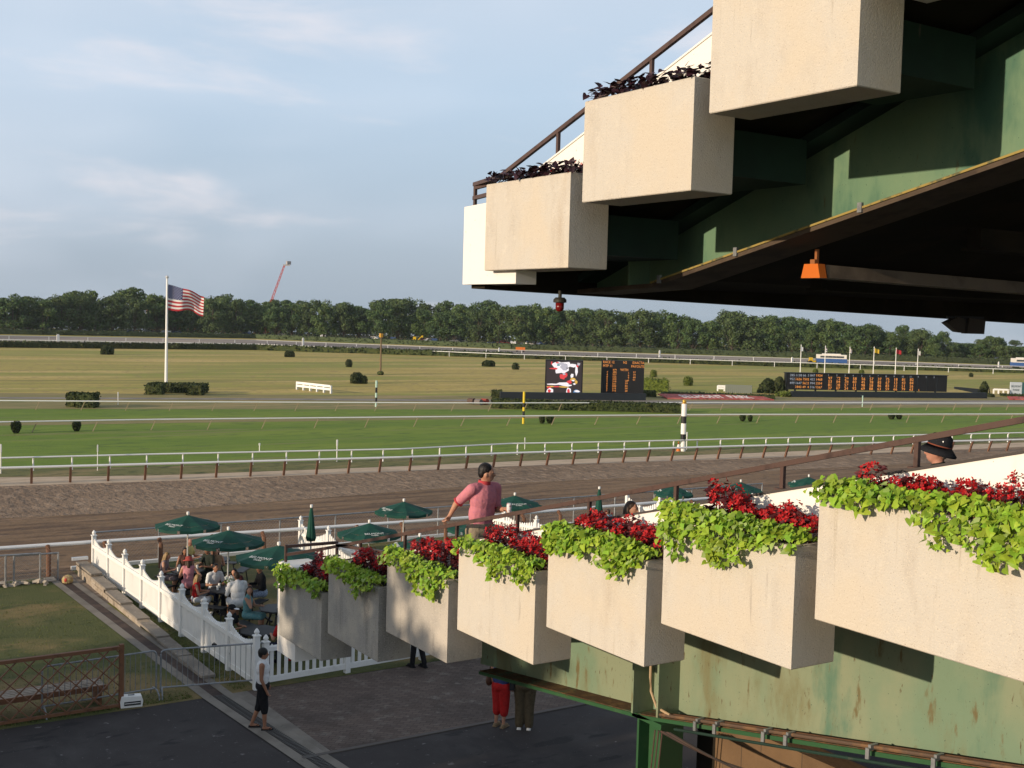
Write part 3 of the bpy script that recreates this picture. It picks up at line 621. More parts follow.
def rail_pts(px, z, ext=25): return poly_px(px, z, ext)
def p_brown(q, s): q.beam((s.x*.30, s.y*.30, 0), (0,0,.82), .11, .11)
def p_white(q, s): q.tube([(s.x*.42,s.y*.42,0),(s.x*.42,s.y*.42,.60),(s.x*.36,s.y*.36,.70),(s.x*.22,s.y*.22,.755),(0,0,.765)], .045, 8)
def p_thin(q, s): q.beam((-.30, .12, 0), (0,0,.76), .045, .06)
WPOST = mat('tan_post', (.30,.24,.15), .8)
rail('inner_rail', 'white rail on short brown posts along the inside of the dirt track', rail_pts([(0,468),(160,463.8),(400,457.3),(512,453),(640,449),(740,446),(1024,439.5)], .84), .84, .06, 1.76, RAILW, WOODPOST, p_brown)
rail('turf_rail', 'white rail on curved white posts along the near edge of the turf course', rail_pts([(0,458),(160,454),(400,449),(512,443.5),(640,441.2),(740,438.7),(1024,432.6)], .78), .78, .045, 1.9, RAILW, RAILW, p_white)
rail('temporary_turf_rail', 'thin white rail on slanting stakes across the middle of the turf', rail_pts([(0,422),(160,419.4),(486,416.3),(726,414.5),(1024,414)], .78), .78, .048, 3.9, RAILW, WPOST, p_thin)
rail('infield_rail', 'white rail on thin stakes along the infield edge of the turf', rail_pts([(0,400.6),(160,401.7),(486,403),(726,402.6),(1024,403.2)], .78), .78, .050, 3.5, RAILW, WPOST, p_thin)
rail('backstretch_rail', 'thin white rail along the near side of the far backstretch', rail_pts([(0,339.6),(256,344),(512,354.3),(800,362.7),(1024,369.8)], 1.0), 1.0, .065, 8.5, RAILW, RAILW, lambda q, s: q.box((0,0,.35), (.09,.09,1.3)))
rail('backstretch_rail', 'thin white rail along the treeline side of the far backstretch', rail_pts([(0,335.6),(256,340),(512,350),(800,358.6),(1024,366.4)], .9), .9, .07, 9.0, mat('dull_rail', (.45,.45,.45), .6), RAILW, lambda q, s: q.box((0,0,.45), (.1,.1,.9)))

# distant vehicles under the trees
def car_mesh():
    b = MB(); P = [(-2.1,.35),(-2.1,.8),(-1.9,.92),(-1.2,.98),(-.65,1.42),(.75,1.45),(1.35,1.0),(2.0,.86),(2.15,.6),(2.1,.35)]
    b.prism([(x,-.85,z) for x,z in P], (0,1.7,0)); g_ = MB()
    g_.prism([(-1.1,-.87,1.0),(-.62,-.87,1.36),(.72,-.87,1.38),(1.2,-.87,1.02)], (0,1.74,0)); wh = MB()
    return b, g_
b, g_ = car_mesh(); PAINTS = [mat('car_'+n_, c_, .35) for n_, c_ in (('white',(.75,.75,.75)),('silver',(.45,.46,.48)),('red',(.35,.03,.025)),('dark',(.04,.045,.055)),('blue',(.05,.09,.22)),('white_two',(.7,.7,.72)))]
bm_ = [b.mesh('body', m_) for m_ in PAINTS]; gm_ = g_.mesh('window', mat('car_glass', (.03,.035,.04), .1))
wq = MB()
for x in (-1.3, 1.35):
    for y in (-.78, .78): wq.tube([(x,y-.1,.33),(x,y+.1,.33)], .33, 12)
wm_ = MB(); wm_.tube([(0,-.1,0),(0,.1,0)], .33, 12); wm_ = wm_.mesh('wheel', BLACKM)
random.seed(77); nm_ = ['white','silver','red','dark','blue','white']
for k in range(44):
    px = random.choice([random.uniform(55,185), random.uniform(190,470), random.uniform(190,470), random.uniform(480,540), random.uniform(960,1000)])
    b0 = gp(px, base_y(px)); dv_ = Vector((b0.x,b0.y,0)).normalized(); loc = b0 + dv_*random.uniform(2, 9); i = random.randrange(6)
    t = thing('parked_car', 'small distant %s car parked under the far trees' % nm_[i], 'car', loc, random.choice([-AZ, -AZ+1.57, -AZ+.4, -AZ-.5]), 'distant cars parked under the far trees')
    for nm, me in (('body', bm_[i]), ('window', gm_)):
        o = bpy.data.objects.new(nm, me); COL.objects.link(o); o.parent = t
    for x in (-1.3, 1.35):
        for y in (-.78, .78): o = bpy.data.objects.new('wheel', wm_); COL.objects.link(o); o.parent = t; o.location = (x, y, .33)
def far_bus(label, px, py, ln, h, c):
    p = gp(px, py); t = thing('bus', label, 'bus', p, -AZ-.12)
    b = MB(); b.box((0,0,.5+h*.3), (ln,2.4,h*.45)); b.build('lower_body', c, t)
    b = MB(); b.box((0,0,.5+h*.76), (ln-.2,2.3,h*.46)); b.box((0,0,.55+h), (ln*.6,1.6,.25)); b.build('upper_body', mat('bus_white', (.70,.66,.60), .5), t)
    for k in range(6):
        b = MB(); b.box((-ln/2+1.1+k*(ln-2.2)/5,-1.17,.5+h*.74), (ln/8,.06,h*.2)); b.build('window', mat('bus_glass', (.06,.07,.08), .1), t)
    for x in (-ln*.33, ln*.33):
        for y in (-1.15, 1.15-.2): b = MB(); b.tube([(x,y,.45),(x,y+.2,.45)], .45, 14); b.build('wheel', BLACKM, t)
far_bus('long white and blue bus on the far track behind the tote board', 831, 365.5, 6.4, 1.9, mat('bus_blue', (.04,.10,.28), .4))
far_bus('white and blue bus at the right edge of the far track', 1024, 369.5, 5.5, 2.0, mat('bus_blue', (.04,.10,.28), .4))
p = gp(812, 365); t = thing('tractor', 'small yellow tractor beside the bus on the far track', 'tractor', p, -AZ)
b = MB(); b.box((0,0,.75), (1.5,.8,.5)); b.box((-.3,0,1.3), (.7,.8,.7)); b.build('body', mat('machine_yellow', (.55,.36,.01), .5), t)
for x, r_ in ((-.5,.5),(.6,.33)):
    for y in (-.55, .55-.2): b = MB(); b.tube([(x,y,r_),(x,y+.2,r_)], r_, 14); b.build('wheel', BLACKM, t)
p = gp(415, 344) + Vector((5,9,0)); t = thing('loader', 'yellow loader parked under the trees beyond the backstretch', 'loader', p, -AZ); t.scale = (.7,.7,.7)
b = MB(); b.box((0,0,1.2), (3.2,1.6,.9)); b.box((-.4,0,2.2), (1.3,1.4,1.2)); b.build('body', mat('machine_yellow', (.55,.36,.01), .5), t)
b = MB(); b.beam((1,0,1.4),(2.6,0,3.0),.3,.35); b.box((2.9,0,3.0),(.7,1.7,.8)); b.build('bucket_arm', mat('machine_yellow', (.55,.36,.01), .5), t)
for x in (-1.1,1.1):
    for y in (-.95, .95-.2): b = MB(); b.tube([(x,y,.6),(x,y+.2,.6)], .6, 14); b.build('wheel', BLACKM, t)
p = gp(522, 352.5) + Vector((2,4,0)); t = thing('dump_truck', 'orange truck far off below the treeline', 'truck', p, -AZ); t.scale = (.6,.6,.6)
OR = mat('safety_orange', (.62,.16,.02), .5)
b = MB(); b.box((-.4,0,1.35), (2.8,1.9,1.3)); b.build('bed', OR, t); b = MB(); b.box((1.6,0,1.2), (1.1,1.9,1.5)); b.build('cab', OR, t)
for x in (-1.2,1.5):
    for y in (-.95, .95-.2): b = MB(); b.tube([(x,y,.45),(x,y+.2,.45)], .45, 14); b.build('wheel', BLACKM, t)
# red boom lift beyond the trees
CR = mat('crane_red', (.48,.06,.035), .5)
a_ = at(262, 318, 430); tp = at(284.5, 265, 430); t = thing('boom_lift', 'tall red crane boom leaning above the far treeline', 'crane', (a_.x, a_.y, 0), 0); O = Vector((a_.x, a_.y, 0))
b = MB(); b.box((0,0,1.6), (5,3,2.4)); b.build('base', CR, t)
foot = Vector((0,0,2.6)); tip = tp - O; b = MB()
sdv = (tip-foot).cross(FWD).normalized()
for k in range(18):
    q0 = foot.lerp(tip, k/18); q1 = foot.lerp(tip, (k+1)/18); s = .34*(1-.35*k/18); sg = 1 if k % 2 else -1
    b.beam(q0+sdv*s*sg, q1-sdv*s*sg, .14, .14)
for sg in (-1,1): b.beam(foot+sdv*.38*sg, tip+sdv*.22*sg, .2, .2)
b.build('boom', CR, t)
b = MB(); q = tip + RGT*.9; b.beam(tip-RGT*.5, tip+RGT*2.0, .45, .5); b.box(q+Vector((.6,0,.8)), (1.5,1.2,1.2)); b.build('basket', mat('basket_grey', (.35,.33,.33), .6), t)
# brick building glimpsed through the trees
p = at(196, 313, 440); t = thing('brick_building', 'orange brick building glimpsed through the treeline at left', 'building', (p.x, p.y, 0), -AZ)
b = MB(); b.box((0,0,5.0), (34,10,10.0)); b.build('wall', mat('orange_brick', (.42,.18,.10), .9), t); b = MB(); b.box((0,0,10.15), (35,11,.3)); b.build('roof', mat('roof_dark', (.08,.07,.07), .9), t)
for k in range(7):
    b = MB(); b.box((-14+k*4.6,-5.02,6.6), (2.2,.1,1.7)); b.build('window', mat('bus_glass', (.06,.07,.08), .1), t)

# flagpole with the stars and stripes, hedge at its foot
p = gp(166, 388.5); s = mpp(p); Hh = 110*s; t = thing('flagpole', 'tall white flagpole in the infield at left', 'flagpole', p, 0)
b = MB(); b.tube([(0,0,0),(0,0,Hh)], [.17,.09], 10); b.build('pole', RAILW, t); b = MB(); b.ell((0,0,Hh+.12),(.17,.17,.17)); b.build('finial', mat('finial_grey', (.5,.5,.5), .4), t)
b = MB(); b.lathe((0,0,0), [(.5,0),(.5,.12),(.28,.2)], 14); b.build('base', CONCF, t)
fw_, fh = 36.5*s, 29*s; NX, NY = 40, 26
FR, FW, FB = mat('flag_red', (.42,.03,.04), .8, trans=.25, coord='object'), mat('flag_white', (.72,.70,.68), .8, trans=.25, coord='object'), mat('flag_blue', (.035,.05,.17), .8, trans=.25, coord='object')
fl = MB(); dr = (RGT*1.0 + FWD*.25); dr.z = 0; dr.normalize(); nrm = Vector((-dr.y, dr.x, 0))
def fpt(u, v):
    sag = -.34*u*fw_*(.55+.45*u)*.9; x = u*fw_*(.98 - .02*v); wv = .30*math.sin(u*9.0+v*1.6)*(.25+u) + .16*math.sin(u*17-v*3)*u
    return Vector((0,0,Hh - 6*s)) + dr*x + nrm*wv + Vector((0,0,-v*fh*(.86+.04*math.sin(u*8)-.12*u) + sag*(1-.30*v) + .10*math.sin(u*11+1)*u))
for i in range(NX):
    for j in range(NY):
        u0, u1, v0, v1 = i/NX, (i+1)/NX, j/NY, (j+1)/NY; mi = 0 if (j//2) % 2 == 0 else 1
        if i < NX*.42 and j < 14: mi = 2
        fl.add([fpt(u0,v1), fpt(u1,v1), fpt(u1,v0), fpt(u0,v0)], [(0,1,2,3)], mi)
us = thing('flag', 'red, white and blue striped flag with stars flying on the tall white pole', 'flag', p, 0)
fo = fl.build('cloth', [FR, FW, FB], us)
st_ = MB()
for r_ in range(9):
    for c_ in range(6 if r_ % 2 == 0 else 5):
        u = .42*((c_+.5 if r_ % 2 == 0 else c_+1)/6); v = (14/26)*((r_+.6)/9.2); q = fpt(u, v) - nrm*.03; vs_ = []
        for k in range(10): rr = (.085 if k % 2 == 0 else .034); a = math.pi/2 + k*math.pi/5; vs_.append(q + dr*rr*math.cos(a) + Vector((0,0,rr*math.sin(a))))
        st_.add(vs_, [tuple(range(10))])
st_.build('stars', FW, fo)
random.seed(4)
def hedge(label, px0, px1, pby, pty, dp, rz=None, m=HEDGE, leaf=.22, rough=.06):
    a, c = gp(px0, pby), gp(px1, pby + (px1-px0)*.027); mid = (a+c)/2; w_ = (c-a).length; h = (pby-pty)*mpp(mid)
    b = MB(); dv_ = Vector((mid.x,mid.y,0)).normalized(); tdir = c-a; r_ = math.atan2(tdir.y, tdir.x) if rz is None else rz
    hedge_box(b, (0,dp/2,0) if rz is None else (0,0,0), (w_, dp, h), 0, rough, leaf); o = b.build('clipped_hedge', m); o.location = mid; o.rotation_euler = (0,0,r_); tag(o, label, 'hedge'); return o
t_a, t_b = gp(147, 394.5), gp(203, 394.5)
b = MB(); wv = (t_b-t_a).length; sm = mpp(t_a)
hedge_box(b, (-wv/2+8*sm, 0, 0), (16*sm, 2.2, 10.5*sm), 0, .06, .25); hedge_box(b, (wv/2-7*sm, 0, 0), (14*sm, 2.2, 10.5*sm), 0, .06, .25); hedge_box(b, (0, 3.0, 0), (wv, 1.6, 9.5*sm), 0, .06, .25)
o = b.build('clipped_hedge', HEDGE); o.location = (t_a+t_b)/2; o.rotation_euler = (0,0,-AZ+.12); tag(o, 'u shaped clipped hedge around the foot of the flagpole', 'hedge')
hedge('narrow clipped hedge block left of its wider twin near the left edge', 65.5, 74.5, 407, 393, 1.3)
hedge('wide clipped hedge block near the left edge of the infield rail', 75, 93, 407.8, 393.5, 1.6)
LIMEH = mat('lime_hedge', (.13,.165,.025), .9, [((.09,.115,.02), 2, .45, .65)], (3.5,1,5,.2), island=.35)
hedge('long low clipped hedge in front of the video screen', 492, 680, 408.5, 399.5, 1.6)
hedge('short taller hedge block at the left end of the screen hedge', 492, 501, 398.5, 391, 1.6)
hedge('low dark hedge behind the red flower bed', 662, 775, 396.3, 392.4, 1.2)
hedge('lime green rounded hedge block right of the odds board', 645, 668, 391.5, 379.5, 2.2, m=LIMEH, rough=.14)
hedge('low grey green hedge at the foot of the odds board', 644, 656, 397, 391, 1.2)
hedge('low dark hedge below the white sign at right', 1003, 1030, 396.5, 394, 1.0)
def bush(label, px, pby, wpx, hpx, m=HEDGE, cone=0.0, group=None, cat='shrub', lobes=1):
    p = gp(px, pby); s = mpp(p); b = MB(); rx, hh = wpx*s/2, hpx*s
    for k in range(int(700)):
        d = Vector((random.gauss(0,1),random.gauss(0,1),random.gauss(0,1))).normalized(); r_ = random.uniform(.88,1.04)
        z = (d.z*.5*r_+.5) if cone > 0 else max(0.0, d.z*.62*r_+.36); k_ = 1.0
        if cone: k_ = (.55+.45*z) if cone > 0 else (1.1-.7*z)
        ex = lambda q: math.copysign(abs(q)**.7, q)
        q = Vector((ex(d.x)*rx*r_*k_, ex(d.y)*rx*r_*k_, z*hh)); u = Vector((random.gauss(0,1),random.gauss(0,1),random.gauss(0,1))).normalized(); v = u.orthogonal().normalized(); l = rx*.26*random.uniform(.6,1.3)
        b.add([q-u*l*.5, q+v*l*.4, q+u*l*.5, q-v*l*.4], [(0,1,2,3)])
    b.ell((0,0,hh*(.5 if cone > 0 else .36)), (rx*.86*(.8 if cone else 1), rx*.86*(.8 if cone else 1), hh*(.46 if cone > 0 else .58)))
    o = b.build('shrub', m); o.location = p; tag(o, label, cat, group); return o
for a in (('dark rounded shrub on the dry grass at far left', 107, 354.5, 12.5, 9), ('dark rounded shrub on the dry grass between flag and crane', 289.5, 357, 9.5, 6.5), ('small olive shrub beside the light pole', 348.8, 367, 6.5, 8),
          ('large round shrub of a touching pair in the middle infield', 357, 383.5, 12.5, 11.5), ('smaller round shrub of a touching pair in the middle infield', 363.5, 383.7, 7.5, 8.5), ('wide flat dark shrub left of the video screen, the farther left', 488.5, 366.5, 12, 6.5),
          ('small square shrub just left of the video screen', 515.5, 369.5, 7, 7), ('small lime shrub right of the odds board', 653.5, 377, 6.5, 7.5), ('square lime shrub farther right of the odds board', 688, 385.5, 9, 9.5),
          ('small square lime shrub just above the left part of the tote board', 815.5, 373, 5, 4.5), ('small square lime shrub just above the middle of the tote board', 861.5, 374, 5, 4.5), ('small square shrub on the grass right of the tote board', 971, 377, 4, 4.5)):
    bush(*a, m=LIMEH if 'lime' in a[0] else HEDGE)
for a in (('tapered topiary shrub hanging dark below the turf rail, farthest left', 16, 433.5, 11.5, 12.5, HEDGE, 1), ('smaller tapered topiary shrub below the turf rail, second from left', 76.5, 431.5, 10, 10.5, HEDGE, 1), ('left shrub of the dark pair below the yellow striped pole', 542, 423.7, 7, 8, HEDGE, 1), ('right shrub of the dark pair below the yellow striped pole', 550.2, 423.7, 9, 8, HEDGE, 1),
          ('left shrub of the dark pair under the turf rail right of the big striped pole', 742.5, 421.5, 7, 7, HEDGE, 1), ('right shrub of the dark pair under the turf rail right of the big striped pole', 750, 421.8, 5.5, 7, HEDGE, 1), ('left shrub of the dark pair under the turf rail below the tote board', 891.5, 419.5, 7.5, 6, HEDGE, 1), ('right shrub of the dark pair under the turf rail below the tote board', 899, 419.5, 6.5, 6, HEDGE, 1)):
    bush(*a)
bush('big dark evergreen bush at the left end of the tote board', 768, 393, 20, 15, cone=-1); bush('taller dark evergreen bush touching the tote board', 779, 393.5, 17, 17, cone=-1); bush('low spreading juniper at the foot of the tote board', 785, 396.5, 17, 5, LIMEH)
bush('dark conical evergreen at the right end of the tote board', 984, 395, 11, 14, cone=-1); bush('low green bush at the foot of the conical evergreen', 990, 397, 8, 3.5)

# video screen and odds board
def ftext(txt, size, m, parent, loc, rot=(R(90),0,0), ext=.004, align='LEFT', name='lettering', sx=1.0, fit=None):
    cu = bpy.data.curves.new('t', 'FONT'); cu.body = txt; cu.size = size; cu.align_x = align; cu.extrude = ext; cu.resolution_u = 2
    cu.offset = 0; o = bpy.data.objects.new('t', cu); COL.objects.link(o); dg = bpy.context.evaluated_depsgraph_get(); me = bpy.data.meshes.new_from_object(o.evaluated_get(dg)); bpy.data.objects.remove(o)
    me.materials.clear(); me.materials.append(m); q = bpy.data.objects.new(name, me); COL.objects.link(q); q.parent = parent; q.location = loc; q.rotation_euler = rot
    if fit: xs = [v.co.x for v in me.vertices]; sx = fit/(max(xs)-min(xs))
    q.scale = (sx,1,1); return q
SCRB = mat('board_black', (.012,.012,.013), .5)
def em(n_, c_, s_): return mat('lit_'+n_, (.02,.02,.02), .5, emit=(c_, s_))
AMB = em('amber', (1,.36,.07), .95)
def board(name, label, cat, px0, px1, pty, pby, z0px, dp=.5):
    c = gp((px0+px1)/2, z0px); s = mpp(c); t = thing(name, label, cat, c, -AZ); W_ = (px1-px0)*s; z1 = (z0px-pty)*s; z0 = (z0px-pby)*s
    b = MB(); b.box((0,0,(z0+z1)/2), (W_, dp, z1-z0)); b.build('cabinet', SCRB, t); return t, W_, z0, z1, s, dp
t, W_, z0, z1, s, dp = board('video_screen', 'big square video screen with a bright picture in the infield', 'screen', 544.5, 582, 360, 396.5, 399)
fy = -dp/2-.02
pc = {'w':em('white',(1,.93,.95),1.0), 'r':em('red',(1,.06,.07),.8), 'p':em('pale',(.85,.8,.9),.6), 'y':em('yellow',(1,.6,.1),.75), 'g':em('teal',(.1,.5,.55),.6), 'k':em('dark',(.06,.035,.045),.35), 'b':em('blue',(.1,.35,.75),.6), 'gr':em('green',(.1,.45,.1),.5)}
def patch(k, pts, lift=0):
    b = MB(); b.prism([((x-.5)*W_*.94, fy-.01-lift, z0+.03*(z1-z0)+(1-y)*(z1-z0)*.94) for x, y in pts], (0,.008,0)); return b
pics = [('k',[(0,0),(1,0),(1,1),(0,1)],0)]; rr = random.Random(17)
def shard(k, cx, cy, w_, h_, lf):
    n_ = rr.randint(5,8); pics.append((k, [(min(.99,max(.01,cx+w_*.5*rr.uniform(.55,1.1)*math.cos(q*6.283/n_+.3))), min(.99,max(.01,cy+h_*.5*rr.uniform(.55,1.1)*math.sin(q*6.283/n_+.3)))) for q in range(n_)], lf))
for a in (('w',.30,.12,.36,.16),('w',.55,.10,.40,.16),('w',.48,.24,.36,.22),('w',.34,.30,.26,.12),('p',.52,.16,.22,.20),('p',.40,.08,.20,.08),('r',.22,.22,.22,.05),('r',.30,.045,.10,.03),('g',.33,.12,.08,.05),('w',.74,.12,.24,.10),('r',.86,.14,.08,.10),('w',.84,.26,.10,.26),('p',.90,.07,.10,.08),
          ('r',.46,.44,.20,.14),('r',.54,.40,.10,.12),('p',.50,.37,.08,.06),('w',.72,.42,.10,.14),('y',.74,.52,.16,.08),('w',.76,.55,.10,.05),('r',.66,.60,.14,.10),('y',.84,.60,.08,.10),('w',.80,.66,.08,.05),
          ('w',.20,.68,.44,.05),('w',.46,.66,.34,.08),('w',.62,.70,.30,.05),('y',.16,.745,.30,.04),('r',.32,.745,.30,.03),('y',.50,.75,.26,.035),('r',.08,.77,.12,.06),('w',.10,.90,.20,.20),('r',.09,.88,.10,.10),('gr',.10,.965,.10,.05),('w',.64,.86,.14,.18),('r',.64,.87,.09,.14),('b',.84,.92,.20,.16),('w',.88,.86,.14,.06),('p',.80,.95,.08,.06),('w',.46,.975,.18,.03),('k',.58,.20,.05,.03),('r',.14,.06,.05,.08)):
    shard(a[0], a[1], a[2], a[3]*1.25, a[4]*1.35, .012+.0013*len(pics))
for k, pts, lf in pics: patch(k, pts, lf).build('picture', pc[k], t)
for x in (-W_*.3, W_*.3):
    b = MB(); b.box((x, .1, z0/2), (.35,.35,z0)); b.build('leg', SCRB, t)
t, W_, z0, z1, s, dp = board('odds_board', 'square black odds board with amber lettering beside the video screen', 'board', 600.5, 643, 360.5, 394, 399)
u_ = (z1-z0)
for k, (tx, x, y) in enumerate((('RACE 12', .03, .09), ('N2', .50, .09), ('EXACTA', .72, .09), ('MTP 11', .03, .20), ('PAYOUTS', .69, .20), ('WITH', .44, .31))):
    ftext(tx, u_*.105, AMB, t, (-W_/2+x*W_, -dp/2-.02, z1-y*u_), sx=.86)
random.seed(12)
for (x, y0_, y1_, n_, dg_) in ((.12,.37,.92,9,1), (.26,.30,.92,10,3), (.56,.62,.92,5,2), (.62,.38,.60,4,1), (.74,.36,.58,4,2)):
    for k in range(n_):
        y = y0_ + (y1_-y0_)*k/(n_-1); ftext(''.join(random.choice('0123456789') for _ in range(dg_)), u_*.072, AMB, t, (-W_/2+x*W_, -dp/2-.02, z1-y*u_-.02), sx=1.1)
b = MB(); b.box((0,0,z0/2), (.3,.3,z0)); b.build('leg', SCRB, t)
NAVY = mat('navy_base', (.018,.024,.030), .7)
a_, c_ = gp(500,399), gp(645,400.5); b = MB(); ln = (c_-a_).length; b.box((0,0,.38), (ln,.5,.76)); o = b.build('screen_base_wall', NAVY); o.location = (a_+c_)/2 + Vector((0,0,0)); tv = c_-a_; o.rotation_euler = (0,0,math.atan2(tv.y,tv.x)); tag(o, 'long low black base wall under the video screen and odds board', 'wall')
# tote board
c0, c1 = gp(785.5, 394), gp(946, 396.5); tv = c1-c0; s = mpp((c0+c1)/2); W_ = tv.length; ang = math.atan2(tv.y, tv.x)
t = thing('tote_board', 'long black tote board with rows of amber odds in the infield', 'board', (c0+c1)/2, ang); zt, zb_ = 21*s, 4.6*s; Hh = zt-zb_
b = MB(); b.box((0,.3,(zt+zb_)/2), (W_,.6,Hh)); b.build('cabinet', SCRB, t); b = MB(); b.box((0,.2,zt+.03), (W_+.2,.9,.06)); b.build('roof_lip', NAVY, t)
for k in range(17):
    b = MB(); b.box((-W_/2+k*W_/16, -.03, (zt+zb_)/2), (.05,.05,Hh)); b.build('mullion', NAVY, t)
WL = em('pale_white', (.75,.8,.9), .45); random.seed(6)
def digs(n): return ''.join(random.choice('123456789') for _ in range(n))
for r_ in range(4):
    z = zt - Hh*(.20+.235*r_)
    for k, (x, n_, m_) in enumerate(((.022,3,WL),(.055,4,WL if r_ in (0,2) else AMB),(.10,4,WL if r_ == 0 else AMB),(.145,3,WL),(.18,4,AMB))):
        if not (r_ == 3 and k == 0): ftext(digs(n_), Hh*.20, m_, t, (-W_/2+x*W_, -.04, z), name='digits', sx=1.05)
for k in range(14):
    x = .262 + k*.0505 if k < 4 else .265 + k*.0505
    ftext(str(k+1) if k < 11 else digs(1), Hh*.15, WL, t, (-W_/2+(x-.008)*W_, -.04, zt-Hh*.15), name='digits')
    if k < 11:
        for r_ in range(4): ftext(digs(2), Hh*.235, AMB, t, (-W_/2+(x-.006)*W_, -.04, zt-Hh*(.36+.20*r_)), name='digits', sx=1.1)
    elif k < 13: ftext(digs(1), Hh*.16, AMB, t, (-W_/2+(x+.0)*W_, -.04, zb_+.08), name='digits')
for k in range(8):
    b = MB(); b.box((-W_/2+W_*(k+.5)/8, .3, zb_/2), (.18,.18,zb_)); b.build('leg', NAVY, t)
a_, c_ = gp(791,397), gp(986,398.5); b = MB(); tv2 = c_-a_; b.box((0,0,.36), (tv2.length,.4,.72)); o = b.build('tote_base_wall', NAVY); o.location = (a_+c_)/2; o.rotation_euler = (0,0,math.atan2(tv2.y,tv2.x)); tag(o, 'long dark low wall below the tote board', 'wall')
a_, c_ = gp(955,393), gp(980,393.5); b = MB(); tv2 = c_-a_; b.prism([(-tv2.length/2,-.2,.55),(-tv2.length/2,-.2,.85),(tv2.length/2,-.2,.62),(tv2.length/2,-.2,.0),(tv2.length/2-.4,-.2,.0)], (0,.4,0)); o = b.build('ramp_screen', NAVY); o.location = (a_+c_)/2; o.rotation_euler = (0,0,-AZ); tag(o, 'low dark sloping screen right of the tote board', 'screen')
# six flags behind the tote board
fcol = {'pale blue and white':(.40,.52,.66), 'dark striped':(.16,.12,.20), 'white and red':(.60,.45,.45), 'yellow':(.62,.42,.03), 'red':(.50,.06,.04), 'white':(.62,.56,.50)}
for k, ((nm, cc), px, pt) in enumerate(zip(fcol.items(), (800,824.3,848.8,873,895,917), (345.5,346.5,347.5,347.5,348.5,349.5))):
    p = gp(px, 376.5); s = mpp(p); h = (376.5-pt)*s
    t = thing('flagpole', 'thin white flagpole behind the tote board flying the %s flag' % nm, 'flagpole', p, 0); b = MB(); b.tube([(0,0,0),(0,0,h)], [.08,.05], 8); b.build('pole', RAILW, t); b = MB(); b.ell((0,0,h+.05),(.09,.09,.09),nu=8,nv=6); b.build('finial', RAILW, t)
    q = MB(); fwid = (5.5 if nm in ('yellow','red') else 2.6)*s
    def f2(u, v): return Vector((0,0,h-.12)) + dr*(u*fwid) + nrm*(.10*math.sin(u*7+k)) + Vector((0,0,-v*4.4*s - u*1.2*s*(1.2-v*.4)))
    for i in range(8):
        for j in range(4): q.add([f2(i/8,(j+1)/4), f2((i+1)/8,(j+1)/4), f2((i+1)/8,j/4), f2(i/8,j/4)], [(0,1,2,3)], 1 if (j % 2 and nm in ('dark striped','white and red')) or (i > 3 and 'pale' in nm) else 0)
    o = q.build('flag', [mat('flag_'+nm.replace(' ','_'), cc, .8, trans=.25, coord='object'), FW]); o.location = p; tag(o, 'small %s flag behind the tote board' % nm, 'flag')
# flower bed with white lettering
a_, c_ = gp(668,399.3), gp(774,400.5); tv = c_-a_; ang = math.atan2(tv.y, tv.x); ln = tv.length; random.seed(2)
t = thing('flower_bed', 'sloping red flower bed with white lettering in the infield', 'flower bed', a_, ang)
b = MB(); dpt = 3.4; ris = .30
b.prism([(0,0,.02),(ln,0,.02),(ln*.97,dpt,ris),(0,dpt,ris)], (0,0,.10)); b.build('bed', mat('bed_red', (.42,.085,.075), .9, [((.52,.16,.13), 1.4, .45, .62), ((.12,.05,.03), 3, .5, .66)], (3,.8)), t)
sl_ = math.atan2(ris, dpt)
for tx, x in (('BELMONT', ln*.16), ('PARK', ln*.615)):
    ftext(tx, dpt*.86, mat('letter_flowers', (.75,.72,.70), .9), t, (x, dpt*.18, .15), rot=(sl_,0,0), ext=.03, fit=ln*(.40 if tx == 'BELMONT' else .215))
p = gp(1022, 400.5); b = MB(); b.prism([(-1.6,0,.05),(3,0,.05),(3,1.6,.3),(-1.2,1.6,.3)], (0,0,.1)); o = b.build('flower_bed', mat('bed_red', (.30,.06,.055))); o.location = p; o.rotation_euler = (0,0,-AZ); tag(o, 'corner of a red flower bed below the white sign at the right edge', 'flower bed')
# white sign at right
p = gp(1015.5, 394.5); s = mpp(p); t = thing('infield_sign', 'white billboard with dark lettering at the right edge of the infield', 'sign', p, -AZ); b = MB(); b.box((0,0,6.3*s), (11.2*s,.3,12*s)); b.build('panel', mat('sign_grey', (.45,.50,.56), .6), t)
DKT = mat('dark_letter', (.03,.06,.07), .7); ftext('BELMONT', 2.9*s, DKT, t, (0,-.17,7.3*s), align='CENTER', sx=.78); ftext('PARK', 2.9*s, DKT, t, (0,-.17,3.6*s), align='CENTER')
b = MB(); b.box((8.2*s,0,6.3*s), (5.0*s,.3,12*s)); b.build('side_panel', mat('sign_teal', (.03,.09,.10), .6), t)
# white fence sections
def white_section(label, px0, py0, px1, py1, hpx, bays, rails=2):
    a, c = gp(px0, py0), gp(px1, py1); s = mpp(a); h = hpx*s; tv = c-a; t = thing('white_rail_fence', label, 'fence', a, math.atan2(tv.y,tv.x)); ln = tv.length
    for k in range(bays+1):
        b = MB(); b.box((ln*k/bays,0,h/2), (.18,.18,h)); b.build('post', RAILW, t)
    for k in range(rails):
        b = MB(); b.box((ln/2,-.1,h*(.93-.40*k)), (ln,.06,.24)); b.build('rail', RAILW, t)
white_section('short white rail fence section on the dry grass near the striped pole', 297, 389.5, 331, 393.5, 7.5, 5)
white_section('small white gate section beside the grey screen in the infield', 717.5, 391, 731, 391.5, 5.5, 2)
white_section('white barrier left of the sign at the right edge', 993.5, 393.5, 1008, 394, 4.5, 3, 1)
a_, c_ = gp(725,392.5), gp(752,393.5); tv = c_-a_; b = MB(); b.box((0,0,.5), (tv.length,.25,1.0)); 
